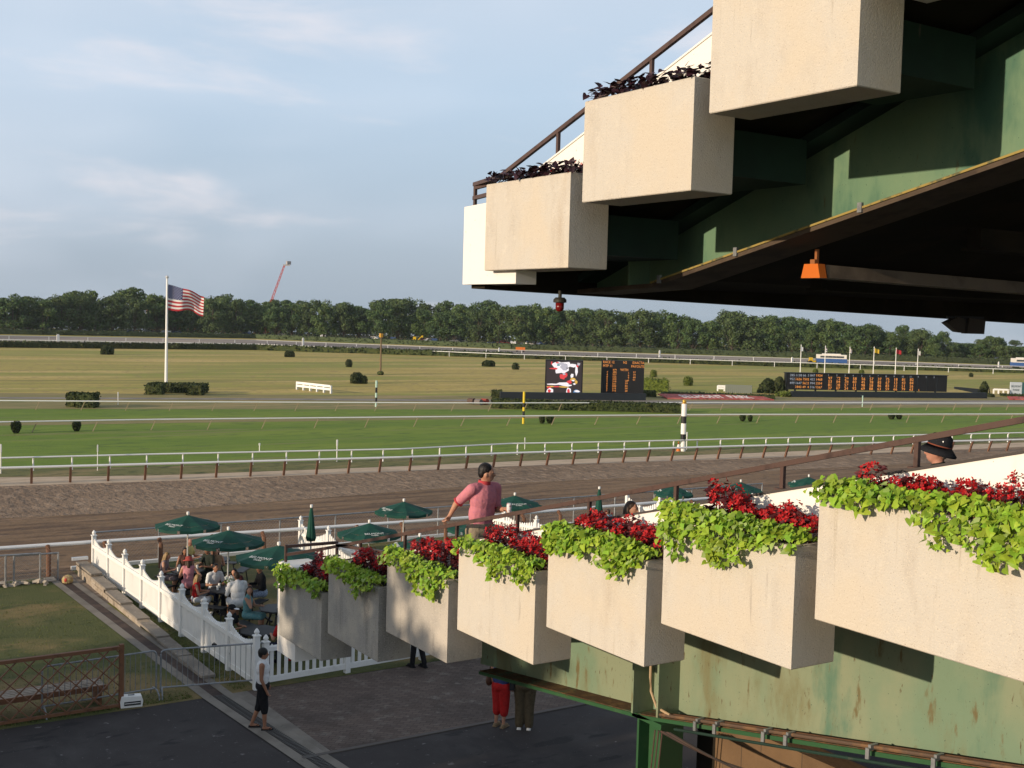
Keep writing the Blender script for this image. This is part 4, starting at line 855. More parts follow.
for k in range(14): b.box((-tv.length/2+(k+.5)*tv.length/14,-.15,.5),(.12,.06,1.0))
o = b.build('grey_screen_fence', mat('grey_screen', (.20,.22,.19), .8)); o.location = (a_+c_)/2; o.rotation_euler = (0,0,math.atan2(tv.y,tv.x)); tag(o, 'low grey green screen fence left of the tote board', 'fence')
# striped poles
def striped(label, px, pby, pty, wpx, cols, ball=None):
    p = gp(px, pby); s = mpp(p); H_ = (pby-pty)*s; t = thing('striped_pole', label, 'pole', p, 0); n = len(cols); z = 0
    for fr_, m_ in cols:
        b = MB(); b.tube([(0,0,z),(0,0,z+fr_*H_)], wpx*s/2, 14); b.build('band', m_, t); z += fr_*H_
    if ball: b = MB(); b.lathe((0,0,H_), [(wpx*s*.5,0),(wpx*s*.55,.04),(wpx*s*.3,.08)], 14); b.ell((0,0,H_+wpx*s*.42), (wpx*s*.42,)*3); b.build('ball', ball, t, True)
PB, PWH, PY, PG = mat('pole_black', (.018,.018,.018), .5), mat('pole_white', (.80,.78,.74), .5), mat('pole_yellow', (.70,.50,.03), .5), mat('pole_mint', (.42,.58,.50), .5)
striped('tall black and white striped pole with a gold ball beside the turf rail', 682.7, 451.5, 403.5, 5.2, [(.22,PWH),(.145,PB),(.225,PWH),(.15,PB),(.26,PWH)], mat('gold_ball', (.55,.33,.06), .35, metal=.6))
striped('thin yellow and black striped pole in front of the video screen', 523.3, 424, 391.5, 2.4, [(.2,PY),(.2,PB),(.12,PY),(.13,PB),(.35,PY)])
striped('thin mint and black striped pole in the left middle infield', 376, 407, 380.5, 2.2, [(.16,PG),(.2,PB),(.18,PG),(.2,PB),(.26,PG)])
p = gp(380.4, 375); s = mpp(p); t = thing('light_pole', 'thin wooden light pole with an orange lamp on the dry infield', 'light pole', p, 0); b = MB(); b.tube([(0,0,0),(0,0,39*s)], [.16,.10], 8); b.build('pole', mat('weathered_pole', (.17,.12,.07), .9), t); b = MB(); b.box((0,0,39.6*s), (.4,.4,.55)); b.build('lamp_head', mat('orange_lamp', (.60,.32,.05), .5), t)
b = MB(); b.ell((0,0,.25),(.5,.5,.35)); b.build('collar_shrub', HEDGE, t)
p = gp(678.3, 451.5); t = thing('traffic_cone', 'orange traffic cone at the foot of the tall striped pole', 'cone', p); b = MB(); b.lathe((0,0,.03), [(.14,0),(.09,.3),(.035,.62),(.03,.64)], 12); b.build('cone', OR, t); b = MB(); b.box((0,0,.015),(.36,.36,.03)); b.build('base', mat('cone_base', (.5,.42,.35), .7), t); b = MB(); b.lathe((0,0,.28), [(.102,0),(.066,.22)], 12); b.build('collar', PWH, t)
def stake(label, px, pby, pty, wpx, m_):
    p = gp(px, pby); s = mpp(p); h = (pby-pty)*s; t = thing('marker_stake', label, 'stake', p, 0); b = MB(); b.tube([(0,0,0),(0,0,h)], max(.02, wpx*s*.35), 8); b.build('stake', m_, t); b = MB(); b.box((0,0,h*.86), (wpx*s*1.1,.03,h*.26)); b.build('marker_plate', m_, t)
TRK = [('white marker stake with a flat plate standing at the left edge of the turf rail', 0.8, 474, 444, 1.6, PWH), ('thin white marker stake on the turf rail near the left side', 97.5, 471, 444.5, 1.1, PWH), ('thin pale stake on the infield edge just right of the hedge blocks', 118, 405, 392, 1.0, PWH), ('thin grey stake beside the turf rail left of the crane line', 259.5, 452, 443, 1.6, PWH),
       ('pale grey marker stake by the turf rail below the mint striped pole', 336.8, 462, 439.5, 1.6, PWH), ('thin white stake just right of the yellow striped pole on the turf rail', 524.7, 449.5, 437.5, .9, PWH), ('pale stake by the turf rail right of the tall striped pole', 686.5, 450, 432, 1.3, PWH), ('pale green stake on the infield edge below the tote board', 862.3, 407, 395.5, 1.5, PG)]
for a in TRK: stake(*a)
for (lb_, px, pby, hpx, wpx) in (('white marker post on the far backstretch at left', 58, 341.5, 6.5, 2.6), ('white and red marker post on the far backstretch below the crane', 303, 347, 8.5, 1.9), ('white marker post on the far backstretch left of the beacon', 499, 354, 5.5, 1.6), ('white marker post on the far backstretch above the odds board', 659.5, 357.5, 6.5, 1.6), ('white marker post on the far track left of the bus', 792, 362.5, 4.5, 2), ('white marker post on the far track near the right edge', 998.5, 367.5, 5, 1.6)):
    p = gp(px, pby); s = mpp(p); b = MB(); b.box((0,0,hpx*s/2), (wpx*s,wpx*s*.5,hpx*s)); b.box((0,0,hpx*s+.1), (wpx*s*.7,wpx*s*.4,.2)); o = b.build('marker_post', PWH); o.location = p; tag(o, lb_, 'marker post')
for k, (px, py) in enumerate(((471.5,404),(478.5,405),(484.5,404.5))):
    p = gp(px, py); b = MB(); s = mpp(p)
    b.tube([(0,-.35,3.0*s),(0,.35,3.0*s)], 3.0*s, 14); o = b.build('barrel', [mat('barrel_brown', (.10,.065,.05), .8), mat('barrel_grey', (.16,.14,.13), .8), mat('barrel_red', (.28,.05,.03), .7)][k]); o.location = p; o.rotation_euler = (0,0,.3); tag(o, ['brown rolled drum at the left of three beside the screen hedge','grey rolled drum in the middle of three beside the screen hedge','reddish rolled drum nearest the screen hedge'][k], 'drum')
# tall trees on the left of the apron whose crowns shade the garden and the low planters
for k, (x, y, h, wd_) in enumerate(((-16.5,15.3,10.9,.86),(-20,22.0,12.6,.9),(-34,22,13.5,.9),(-22,27.8,9.8,.85))):
    lab = ['broad leafy tree beside the apron nearest the stand','broad leafy tree beside the apron opposite the paving','tall leafy tree set back from the apron','lower leafy tree beside the side lawn'][k]
    put_tree(protos[k % 5], (x,y,0), h/12, wd_, k*1.3, lab, 'shade trees left of the apron')
# ------------------------------------------------------------------ near track side: outer rail, chain link, garden
orp = [gp(x, y, .97) for x, y in ((-140,557.5),(0,548.3),(88,542.3),(270,531),(450,519),(650,503),(830,488.5))]
a0 = (orp[-1]-orp[-2]).normalized(); orp.append(orp[-1] + a0*40)
def p_out(q, s): q.tube([(0,-.22,0),(0,-.22,.80),(0,-.05,.95)], .075, 8)
rail('outer_rail', 'thick white rail on brown round posts along the near edge of the dirt track', orp, .97, .062, 1.75, RAILW, WOODPOST, p_out)
def wire(name, label, a, c, h, mesh_gap=.12, tilt=0, gapx=2.1):
    a, c = Vector(a), Vector(c); d = c-a; ln = d.length; t = thing(name, label, 'fence', a, math.atan2(d.y,d.x))
    b = MB(); b.tube([(0,0,h),(ln,0,h)], .028, 8); b.build('top_tube', GALV, t)
    n = max(2, int(round(ln/gapx))+1)
    for k in range(min(n, 60)):
        b = MB(); b.tube([(ln*k/(n-1),0,0),(ln*k/(n-1),0,h+.02)], .03, 8); b.build('post', GALV, t)
    b = MB(); k = 0
    while k*mesh_gap < ln + h:
        x = k*mesh_gap
        for sg in (0,1):
            x0, z0_, x1, z1_ = (x, 0, x-h, h) if sg == 0 else (x-h, 0, x, h)
            def clip(xa, za, xb, zb):
                if xa > xb: xa, za, xb, zb = xb, zb, xa, za
                if xb < 0 or xa > ln: return None
                if xa < 0: za += (zb-za)*(0-xa)/(xb-xa); xa = 0
                if xb > ln: zb = za+(zb-za)*(ln-xa)/(xb-xa); xb = ln
                return (xa,0,za),(xb,0,zb)
            cc = clip(x0,z0_,x1,z1_)
            if cc and (Vector(cc[0])-Vector(cc[1])).length > .05: b.beam(cc[0], cc[1], .004, .004)
        k += 1
    b.build('wire_mesh', GALV, t); return t
wire('chain_link_fence', 'chain link fence between the white fence and the outer rail, running right', (9.6,39.9,0), (40,39.75,0), 1.18)
t_ = wire('chain_link_gate', 'low chain link gate at the left edge by the outer rail', gp(-30,588.5), gp(40,583.5), .95, gapx=1.0)
wire('chain_link_fence', 'short chain link fence piece by the drain end', gp(14,584), gp(58,580.5), .88, gapx=1.15)
b = MB(); b.box((24.8,39.83,.06), (31.8,.16,.12)); o = b.build('garden_kerb', WHITE); tag(o, 'white painted kerb between the garden lawn and the track fence', 'kerb')
b = MB(); b.box((9.02,39.2,.50),(.5,.14,.09)); o = b.build('white_cap_board', RAILW); tag(o, 'short white board on the end of the stone retaining wall', 'board')
random.seed(9); b = MB()
for k in range(26):
    px = random.uniform(-10, 52); p = gp(px, 586-px*.06+random.uniform(-2,3)); q = random.uniform(.10,.22); b.box((p.x,p.y,q*.25), (q*1.2,q*.8,q*.5), random.random(), rot=Euler((random.random(),random.random()*.4,random.random()*3)).to_matrix())
o = b.build('rubble', mat('pale_rubble', (.38,.33,.27), .9, bump=(14,.6))); tag(o, 'pale stone rubble along the lawn end below the gate', 'rubble', kind='stuff')
p = gp(67.5, 583.5); t = thing('garden_ornament', 'small round red and yellow ornament at the far end of the drain', 'ornament', p, -AZ); t.scale = (.8,.8,.9); b = MB(); b.lathe((0,0,0), [(.12,0),(.2,.05),(.22,.16),(.15,.26),(.05,.3)], 14); b.build('shell', mat('ornament_buff', (.30,.20,.12), .8, [((.45,.36,.15), 9, .45, .6)]), t); b = MB(); b.ell((.0,-.18,.15),(.07,.05,.07)); b.build('spot', mat('ornament_red', (.4,.05,.04), .7), t)

# white picket fences with scooped tops and ball finials
def post(t, x, h):
    b = MB(); b.box((x,0,h/2), (.125,.125,h)); b.box((x,0,h+.012), (.165,.165,.025)); b.lathe((x,0,h+.025), [(.040,0),(.032,.02),(.060,.05),(.062,.08),(.04,.12),(.010,.155)], 12); b.build('post', VINYL, t)
def picket_fence(label, a, c, bays, h=1.22, scoop=.30, pk=.085, gap=.035, lo=.10, flatend=()):
    a, c = Vector(a), Vector(c); d = c-a; ln = d.length; t = thing('picket_fence', label, 'fence', a, math.atan2(d.y,d.x)); bl = ln/bays
    for k in range(bays+1): post(t, k*bl, h)
    for k in range(bays):
        b = MB(); x0 = k*bl+.0625; w_ = bl-.125; n = int(w_/(pk+gap)); st = w_/n
        for i in range(n):
            f = (i+.5)/n*2-1; tp_ = h - .06 - scoop*(1-abs(f)**1.6); x = x0+(i+.5)*st
            b.prism([(x-pk/2,-.014,lo+.04),(x-pk/2,-.014,tp_-.04),(x,-.014,tp_),(x+pk/2,-.014,tp_-.04),(x+pk/2,-.014,lo+.04)], (0,.022,0))
        b.build('pickets', VINYL, t)
        b = MB(); z = h-.06-scoop-.10; b.box((x0+w_/2, .0, lo+.02+.05), (w_,.05,.13)); b.box((x0+w_/2,.034,z), (w_,.045,.10)); b.box((x0+w_/2,-.040,z), (w_,.045,.10)); b.build('rails', VINYL, t)
    return t
picket_fence('white scalloped picket fence with ball finials running from the apron up to the track', (9.72,25.32,0), (9.40,38.95,0), 8, 1.25, .17, .085, .02)
picket_fence('white open picket fence facing the brick paving below the low planters', (9.98,25.42,0), (16.3,25.75,0), 3, 1.05, .0, .085, .085)
picket_fence('white scalloped garden fence seen behind the closed umbrella', (16.9,30.2,0), (16.55,39.0,0), 4)
picket_fence('white picket fence beyond the man in the pink shirt', (25.0,32.2,0), (23.9,39.2,0), 4, 1.2, .14)
picket_fence('white picket fence end posts beyond the dark haired woman', (32.6,32.0,0), (31.5,39.2,0), 4)
# umbrellas, their tables
UTX = mat('umbrella_lettering', (.62,.64,.62), .8); POLE = mat('umbrella_pole', (.50,.49,.46), .5); UH = 2.52
TABLEM = mat('black_table', (.018,.018,.020), .5, [((.035,.034,.033), 5, .5, .7)])
def umbrella_proto(closed=False):
    t = thing('patio_umbrella', 'x', 'umbrella')
    b = MB(); b.tube([(0,0,.02),(0,0,UH-.08)], .024, 10); b.build('pole', POLE, t)
    b = MB(); b.lathe((0,0,UH-.10), [(.03,0),(.045,.02),(.045,.09),(.03,.10)], 10); b.build('finial', PWH, t)
    b = MB(); b.lathe((0,0,0), [(.26,0),(.26,.05),(.06,.09),(.05,.3)], 16); b.build('base', BLACKM, t)
    n = 8; v = []; f = []
    if closed:
        b = MB(); prof = [(.03,UH-.10),(.055,UH-.25),(.10,UH-.7),(.145,UH-1.05),(.12,UH-1.16),(.04,UH-1.14)]; m_ = 24
        for r_, z in prof:
            for k in range(m_): q = r_*(1+.22*(k % 3 == 0)-.12*(k % 3 == 1)); v.append((q*math.cos(k*6.2832/m_), q*math.sin(k*6.2832/m_), z))
        for i in range(len(prof)-1):
            for k in range(m_): f.append((i*m_+k, (i+1)*m_+k, (i+1)*m_+(k+1)%m_, i*m_+(k+1)%m_))
        b.add(v, f); b.build('canopy', UMB, t, True); return t
    RR = 1.08; zr = UH-.10-.31; b = MB()
    ring = [(.0,UH-.10),(.42,UH-.10-.128),(.78,UH-.10-.229),(RR,zr)]
    def rib(k, i):
        r_, z = ring[i]; a = k*6.2832/n; return (r_*math.cos(a), r_*math.sin(a), z)
    for k in range(n):
        for i in range(1, 4):
            p00, p01, p10, p11 = Vector(rib(k,i-1)), Vector(rib(k+1,i-1)), Vector(rib(k,i)), Vector(rib(k+1,i))
            if i == 1: b.add([p00, p10, p11], [(0,1,2)])
            else:
                m0 = (p00+p01)/2 + Vector((0,0,-.012*i)); m1 = (p10+p11)/2 + Vector((0,0,-.014*i)); 
                if i == 2: m0 = (p00+p01)/2
                b.add([p00, p10, m1, p11, p01, m0], [(0,1,2,5),(5,2,3,4)])
        p0, p1 = Vector(rib(k,3)), Vector(rib(k+1,3)); q0 = p0.lerp(p1,.06); q1 = p0.lerp(p1,.94); mm = (p0+p1)/2+Vector((0,0,-.042))
        b.add([q0, mm, mm+Vector((0,0,-.075)), q0+Vector((0,0,-.095))], [(3,2,1,0)]); b.add([mm, q1, q1+Vector((0,0,-.095)), mm+Vector((0,0,-.075))], [(3,2,1,0)])
    b.build('canopy', UMB, t)
    for k in range(n):
        b = MB(); b.beam((0,0,UH-.22), Vector(rib(k,3))*.985+Vector((0,0,-.01)), .012, .014); b.build('rib', POLE, t)
    for k in (0, 4):                                           # lettering lies on two panels
        a = (k+.5)*6.2832/n; s_ = math.atan2(ring[2][1]-ring[3][1], (ring[3][0]-ring[2][0])*math.cos(math.pi/n)) 
        M = Matrix.Rotation(a+math.pi/2, 4, 'Z') @ Matrix.Rotation(s_, 4, 'X')
        for tx, sz, rr in (('BELMONT', .145, .80), ('PARK', .10, .905)):
            o = ftext(tx, sz, UTX, t, (0,0,0), rot=(0,0,0), ext=.002, align='CENTER', sx=1)
            i_ = rr*math.cos(math.pi/n); zz = zr + (RR-rr)/(RR-.78)*(ring[2][1]-zr)*1.0
            o.matrix_local = Matrix.Translation((i_*math.cos(a), i_*math.sin(a), zz+.012)) @ M
    return t
def table_proto():
    t = thing('picnic_table', 'x', 'table')
    b = MB(); b.lathe((0,0,.70), [(.50,0),(.52,.01),(.52,.03),(.50,.04)], 8); b.build('table_top', TABLEM, t)
    for k in range(4):
        a = k*math.pi/2+.785; b = MB(); b.tube([(.12*math.cos(a),.12*math.sin(a),.70),(.42*math.cos(a),.42*math.sin(a),.02)], .025, 8); b.build('leg', TABLEM, t)
    for k in range(4):
        a = k*math.pi/2; b = MB(); M = Matrix.Rotation(a, 3, 'Z'); b.box(M @ Vector((.92,0,.43)), (.30,.85,.04), a); b.beam(M @ Vector((.3,0,.30)), M @ Vector((.92,0,.40)), .05, .05); b.tube([M @ Vector((.92,.3,.42)), M @ Vector((.98,.34,.0))], .02, 8); b.tube([M @ Vector((.92,-.3,.42)), M @ Vector((.98,-.34,.0))], .02, 8); b.build('bench', TABLEM, t)
    return t
U0 = umbrella_proto(); UC = umbrella_proto(True); T0 = table_proto(); first = {0: True, 1: True, 2: True}
UML = [(188,511,33,'open green umbrella at the far left of the garden, beside the track fence',100,1), (228.5,526,37,'open green umbrella over the table of the man in the white shirt',100,1), (279,541,44,'large looking green umbrella just left of the low stair end',100,1), (369.5,519,32.5,'open green umbrella in the centre of the garden with lettering towards the viewer',54,1),
       (404,498,29.5,'open green umbrella nearest the dirt track, left of the man in pink',105,1), (420,532.5,36,'green umbrella mostly behind the brown handrail posts, left of the man in pink',40,1), (515,492,28,'open green umbrella just right of the man in pink',62,1), (476,514,30,'green umbrella hidden behind the waist of the man in pink',58,1),
       (674,482,20.5,'flat looking green umbrella behind the handrail post, left of the right hand pair',20,1), (741,479,23,'open green umbrella above the red flowers of the second planter',100,1), (809,474,21.5,'rightmost open green umbrella, partly behind the vine leaves',20,1), (672,500,22,'green umbrella mostly hidden by the second planter flowers, beside the picket posts',20,0)]
UP = []
for (px, py, hw, lab, txa, tb) in UML:
    p = gp(px, py, UH+.02); p.z = 0; sc_ = hw*mpp((p.x,p.y,2.2))/1.08
    fc = math.atan2(CAM.y-p.y, CAM.x-p.x)         # bearing to the stand; lettering panel set from it
    off_ = {100:-R(38), 105:-R(60), 54:R(14), 40:R(100), 62:R(12), 58:R(40), 20:R(95)}[txa]
    rz = fc + off_ - .5*6.2832/8
    if first[0]: U0.location = p; U0.rotation_euler = (0,0,rz); U0.scale = (sc_,sc_,1); U0['label'] = lab; U0['group'] = 'green garden umbrellas'; first[0] = False
    else: dup(U0, p, rz, (sc_,sc_,1), lab, 'green garden umbrellas')
    UP.append(p)
    lt = 'black round picnic table under the ' + lab.replace('open ','').replace('large looking ','').replace('flat looking ','')
    if len(lt.split()) > 16: lt = ' '.join(lt.replace('round ','').split()[:16])
    if first[2]: T0.location = p; T0.rotation_euler = (0,0,.3); T0['label'] = lt; T0['group'] = 'black picnic tables'; first[2] = False
    elif tb: dup(T0, p, .3+len(UP), None, lt, 'black picnic tables')
for (px, py, lab) in ((311.5,504,'closed green umbrella in the garden, left of centre'), (599.5,486,'closed green umbrella beside the seated dark haired woman')):
    p = gp(px, py, UH+.02); p.z = 0
    if first[1]: UC.location = p; UC['label'] = lab; UC['group'] = 'closed garden umbrellas'; first[1] = False
    else: dup(UC, p, None, None, lab, 'closed garden umbrellas')
TX = [Vector((12.45,36.2,0)), Vector((10.65,27.55,0))]
for p, lab in zip(TX, ('black picnic table of the couple in yellow near the track fence', 'black picnic table in front of the man in the white cap by the picket fence')): dup(T0, p, .9, None, lab, 'black picnic tables')
# flowers, bottle and bag on the tables
p = UP[1] + Vector((.05,-.05,.74)); t = thing('flower_vase', 'glass vase of white flowers on the table of the man in white', 'vase', p); b = MB(); b.lathe((0,0,0), [(.05,0),(.045,.1),(.06,.18)], 12); b.build('vase', mat('pale_glass', (.5,.55,.55), .15), t)
b = MB(); random.seed(3)
for k in range(26): d = Vector((random.gauss(0,.08),random.gauss(0,.08),.24+random.random()*.12)); b.ell(d, (.035,.035,.03), nu=6, nv=4)
b.build('blossoms', mat('white_blossom', (.75,.74,.68), .8), t); b = MB()
for k in range(40):
    d = Vector((random.gauss(0,.09),random.gauss(0,.09),.18+random.random()*.12)); u = Vector((random.gauss(0,1),random.gauss(0,1),random.gauss(0,1))).normalized(); v = u.orthogonal(); b.add([d-u*.04,d+v*.02,d+u*.04,d-v*.02],[(0,1,2,3)])
b.build('leaves', LEAF, t)
p = UP[2] + Vector((.12,-.12,.74)); t = thing('water_bottle', 'clear bottle with blue label on the table of the woman in teal', 'bottle', p); b = MB(); b.lathe((0,0,0), [(.04,0),(.04,.2),(.02,.25),(.018,.29)], 12); b.build('body', mat('pale_glass', (.5,.55,.55), .15), t); b = MB(); b.lathe((0,0,.05), [(.042,0),(.042,.09)], 12); b.build('label_band', mat('blue_label', (.03,.12,.55), .5), t)
p = UP[2] + Vector((.36,.0,.74)); b = MB(); b.ell((0,0,.14),(.17,.12,.14)); b.tube([(-.1,0,.25),(-.05,0,.38),(.05,0,.38),(.1,0,.25)], .012, 8); o = b.build('handbag', mat('black_leather', (.02,.02,.022), .4), smooth=True); o.location = p; tag(o, 'black handbag on the table beside the blue bottle', 'bag')
for j, (tp, n_) in enumerate(((UP[0],5),(UP[1],6))):
    for k in range(n_):
        a = k*1.1+j; p = tp + Vector((.30*math.cos(a), .30*math.sin(a), .742)); b = MB(); b.lathe((0,0,0), [(.03,0),(.04,.12),(.036,.12)], 10); o = b.build('drink_cup', PWH); o.location = p; tag(o, ['pale drink cup on the table of the woman in the red hat','pale drink cup on the table of the man in white'][j], 'cup', ['cups on the far table','cups on the near table'][j])

# ------------------------------------------------------------------ apron: lattice, bench, barriers, box
t = thing('lattice_screen', 'brown wooden lattice trellis screen at the lower left', 'trellis', (6.75,25.52,0), math.pi); ln, h = 5.6, 1.33
b = MB(); n = 30
for k in range(-6, n+6):
    x = k*ln/n*1.0
    for sg in (1,-1):
        x0, x1 = x, x+sg*h*.92; 
        A, B_ = Vector((x0,0,.09)), Vector((x1,0,h-.05))
        if min(x0,x1) < .05:
            if max(x0,x1) <= .05: continue
            f = (.05-A.x)/(B_.x-A.x); C_ = A.lerp(B_, f)
            A, B_ = (C_, B_) if A.x < .05 else (A, C_)
        if max(A.x,B_.x) > ln-.05:
            if min(A.x,B_.x) >= ln-.05: continue
            f = (ln-.05-A.x)/(B_.x-A.x); C_ = A.lerp(B_, f); A, B_ = (C_, B_) if A.x > ln-.05 else (A, C_)
        if k % 2 == 0: b.beam(A+Vector((0,.012*sg,0)), B_+Vector((0,.012*sg,0)), .022, .042, up=(0,1,0))
b.build('slats', LATTICE, t)
b = MB(); b.box((ln/2,0,h), (ln+.1,.09,.07)); b.box((ln/2,0,.07), (ln,.06,.06)); b.build('frame', LATTICE, t)
for x in (.0, 2.8, ln):
    b = MB(); b.box((x,0,h/2+.02), (.09,.095,h+.10)); b.build('post', LATTICE, t)
t = thing('slatted_bench', 'low wooden bench with pale slats behind the lattice screen', 'bench', (4.2,26.15,0), 0)
b = MB()
for k in range(5): b.box((0,-.22+k*.11,.44), (4.6,.07,.03))
b.build('seat', mat('weathered_slats', (.36,.30,.24), .8, [((.2,.16,.12), 5, .45, .65)]), t)
for y in (-.29,.29):
    b = MB(); b.box((0,y,.40), (4.7,.04,.11)); b.build('apron_board', LATTICE, t)
for x in (-2.2,0,2.2):
    b = MB(); b.box((x,0,.19), (.08,.5,.38)); b.build('leg', LATTICE, t)
def barrier(label, a, c, h=1.05):
    a, c = Vector(a), Vector(c); d = c-a; ln = d.length; t = thing('crowd_barrier', label, 'barrier', a, math.atan2(d.y,d.x), 'steel crowd barriers'); r_ = .1; b = MB()
    P = [(0,0,.16)] ; P += [(0,0,h-r_)] + [(r_-r_*math.cos(q), 0, h-r_+r_*math.sin(q)) for q in (.5,1.0,1.57)] + [(ln-r_+r_*math.sin(q),0,h-r_+r_*math.cos(q)) for q in (0,.57,1.07,1.57)] + [(ln,0,.16)]
    b.tube(P, .021, 8); b.tube([(0,0,.2),(ln,0,.2)], .02, 8); b.build('frame', GALV, t); b = MB(); n = int(ln/.115)
    for k in range(1, n): b.tube([(ln*k/n,0,.2),(ln*k/n,0,h)], .0075, 6)
    b.build('bars', GALV, t)
    for x in (.02, ln-.02):
        b = MB(); b.tube([(x,-.30,0),(x,-.27,.10),(x,-.14,.19),(x,0,.2),(x,.14,.19),(x,.27,.10),(x,.30,0)], .018, 8); b.build('foot', GALV, t)
barrier('steel crowd barrier standing in front of the lattice screen', gp(42,716), gp(156,697))
barrier('steel crowd barrier between the drain and the white fence, beside the woman', gp(160.5,696.5), gp(266,687.5))
p = gp(131, 706.5); t = thing('plastic_case', 'white plastic case with a black slot lying beside the lattice post', 'case', p, -.15); t.scale = (.82,.82,.82)
b = MB(); b.prism([(-.27,-.15,.02),(.27,-.15,.02),(.29,-.15,.18),(.25,-.15,.30),(-.25,-.15,.32),(-.29,-.15,.18)], (0,.26,0)); b.build('shell', PWH, t); b = MB(); b.box((.02,-.155,.13), (.42,.02,.10)); b.build('slot', BLACKM, t); b = MB(); b.box((.02,-.16,.135), (.40,.015,.018)); b.build('divider', PWH, t); b = MB(); b.box((0,-.02,.325),(.16,.05,.03)); b.build('handle', GALV, t)
# ------------------------------------------------------------------ people
V = Vector
def remesh(o, vox, sm=3):
    m = o.modifiers.new('skin', 'REMESH'); m.mode = 'VOXEL'; m.voxel_size = vox; m.use_smooth_shade = True
    if sm: s = o.modifiers.new('smooth', 'SMOOTH'); s.factor = .5; s.iterations = sm
def hand(b, w, d, side, curl=.5, up=V((0,0,1))):
    """palm, four unequal curled fingers and a thumb leaving the side of the palm"""
    d = d.normalized(); s = d.cross(up).normalized() * (1 if side > 0 else -1); n = s.cross(d).normalized()
    b.cap(w, .026, w+d*.07, .030)
    for k, (ln, o_) in enumerate(((.066,-.027),(.076,-.009),(.070,.009),(.055,.026))):
        p0 = w + d*.085 + s*o_; p1 = p0 + (d*(1-curl*.5) + n*curl*.6).normalized()*ln*.55; p2 = p1 + (d*(1-curl*1.3) + n*curl*1.2).normalized()*ln*.5
        b.cap(p0, .0105, p1, .0095, 8); b.cap(p1, .0095, p2, .008, 8)
    t0 = w + d*.03 - s*.022; t1 = t0 + (d*.6 - s*.75 + n*.25).normalized()*.042; t2 = t1 + (d*.85 - s*.1 + n*.4).normalized()*.034
    b.cap(t0, .014, t1, .0115, 8); b.cap(t1, .0115, t2, .009, 8)
def person(label, loc, rz, sit=False, h=1.70, skin=None, top=None, sleeve=.55, bottom=None, blen=1.0, skirt=False, hair=None, hlong=0.0, shoes=None, lean=0.0, twist=0.0, yaw=0.0, pitch=0.0,
           elL=None, wrL=None, elR=None, wrR=None, knL=None, anL=None, knR=None, anR=None, vox=.016, hat=None, wide=1.0, fat=1.0, collar=None, group=None, sling=False, bald=False, roll=0.0, hairbig=1.0):
    skin = skin or SKIN; t = thing('person', label, 'person', loc, rz, group); k = h/1.70; t.scale = (k,k,k)
    pz = .53 if sit else .93
    pel = V((0,0,pz)); Rt = Matrix.Rotation(twist, 3, 'Z') @ Matrix.Rotation(roll, 3, 'Y') @ Matrix.Rotation(-lean, 3, 'X')
    T = lambda x, y, z: pel + Rt @ V((x, y, z))
    f = fat; wd = wide; sx = .178*wd
    shL, shR = T(-sx,-.005,.475), T(sx,-.005,.475); nk = T(0,-.012,.55); hd = T(0,.012,.675)
    HR = Rt @ Matrix.Rotation(yaw, 3, 'Z') @ Matrix.Rotation(-pitch, 3, 'X')
    def arm(sh, el, wr, sg):
        el = V(el) if el else T(sg*(sx+.05), -.03, .19); wr = V(wr) if wr else T(sg*(sx+.05), .06, -.05); return sh, el, wr
    aL = arm(shL, elL, wrL, -1); aR = arm(shR, elR, wrR, 1)
    def leg(kn, an, sg):
        hp = pel + V((sg*.09*wd, 0, -.02))
        if sit: kn = V(kn) if kn else V((sg*.11, .43, .50)); an = V(an) if an else V((sg*.12, .40, .085))
        else: kn = V(kn) if kn else V((sg*.095, .015, .49)); an = V(an) if an else V((sg*.10, -.02, .085))
        return hp, kn, an
    lL = leg(knL, anL, -1); lR = leg(knR, anR, 1)
    def torso(b, e):
        b.ell(pel, (.165*wd+e, .115*f+e, .13+e), Rt); b.ell(T(0,.005,.18), (.145*wd*f+e, .105*f+e, .20+e), Rt); b.ell(T(0,0,.36), (.165*wd+e, .115*f+e, .19+e), Rt)
        b.cap(T(-sx*.78,0,.485), .058+e, T(sx*.78,0,.485), .058+e); b.cap(T(0,-.01,.47), .075+e, T(0,-.012,.53), .055+e)
    b = MB(); torso(b, 0); b.cap(nk-V((0,0,.03)), .054, hd-V((0,0,.05)), .050)
    b.ell(hd, (.073,.094,.108), HR); b.ell(hd + HR @ V((0,.030,-.055)), (.050,.058,.058), HR); b.ell(hd + HR @ V((0,.098,-.018)), (.013,.020,.022), HR); b.ell(hd + HR @ V((0,.080,-.062)), (.024,.014,.010), HR)
    for s_ in (-1,1): b.ell(hd + HR @ V((s_*.075,-.005,-.015)), (.010,.020,.030), HR); b.ell(hd + HR @ V((s_*.03,.082,.022)), (.022,.012,.008), HR)
    for (a, sg) in ((aL,-1),(aR,1)):
        b.cap(a[0], .052*f, a[1], .040); b.cap(a[1], .040, a[2], .027); hand(b, a[2], a[2]-a[1], sg, .6)
    for (a, sg) in ((lL,-1),(lR,1)):
        b.cap(a[0], .082*f, a[1], .056); b.cap(a[1]-V((0,0,.02)), .054, a[2].lerp(a[1],.55), .052); b.cap(a[2].lerp(a[1],.6), .052, a[2], .036); d = V((0,1,0)) 
        b.cap(a[2]-V((0,.02,.045)), .034, a[2]+d*.13-V((0,0,.055)), .026)
    o = b.build('body', skin, t); remesh(o, vox, 2)
    if top:
        b = MB(); torso(b, .014)
        if sleeve > 0:
            for a in (aL, aR):
                q = min(sleeve, 1); b.cap(a[0], .066*f, a[0].lerp(a[1], q), .060 if q < 1 else .052)
                if sleeve > 1: b.cap(a[1], .052, a[1].lerp(a[2], sleeve-1), .042)
        o = b.build('top', top, t); remesh(o, vox, 2)
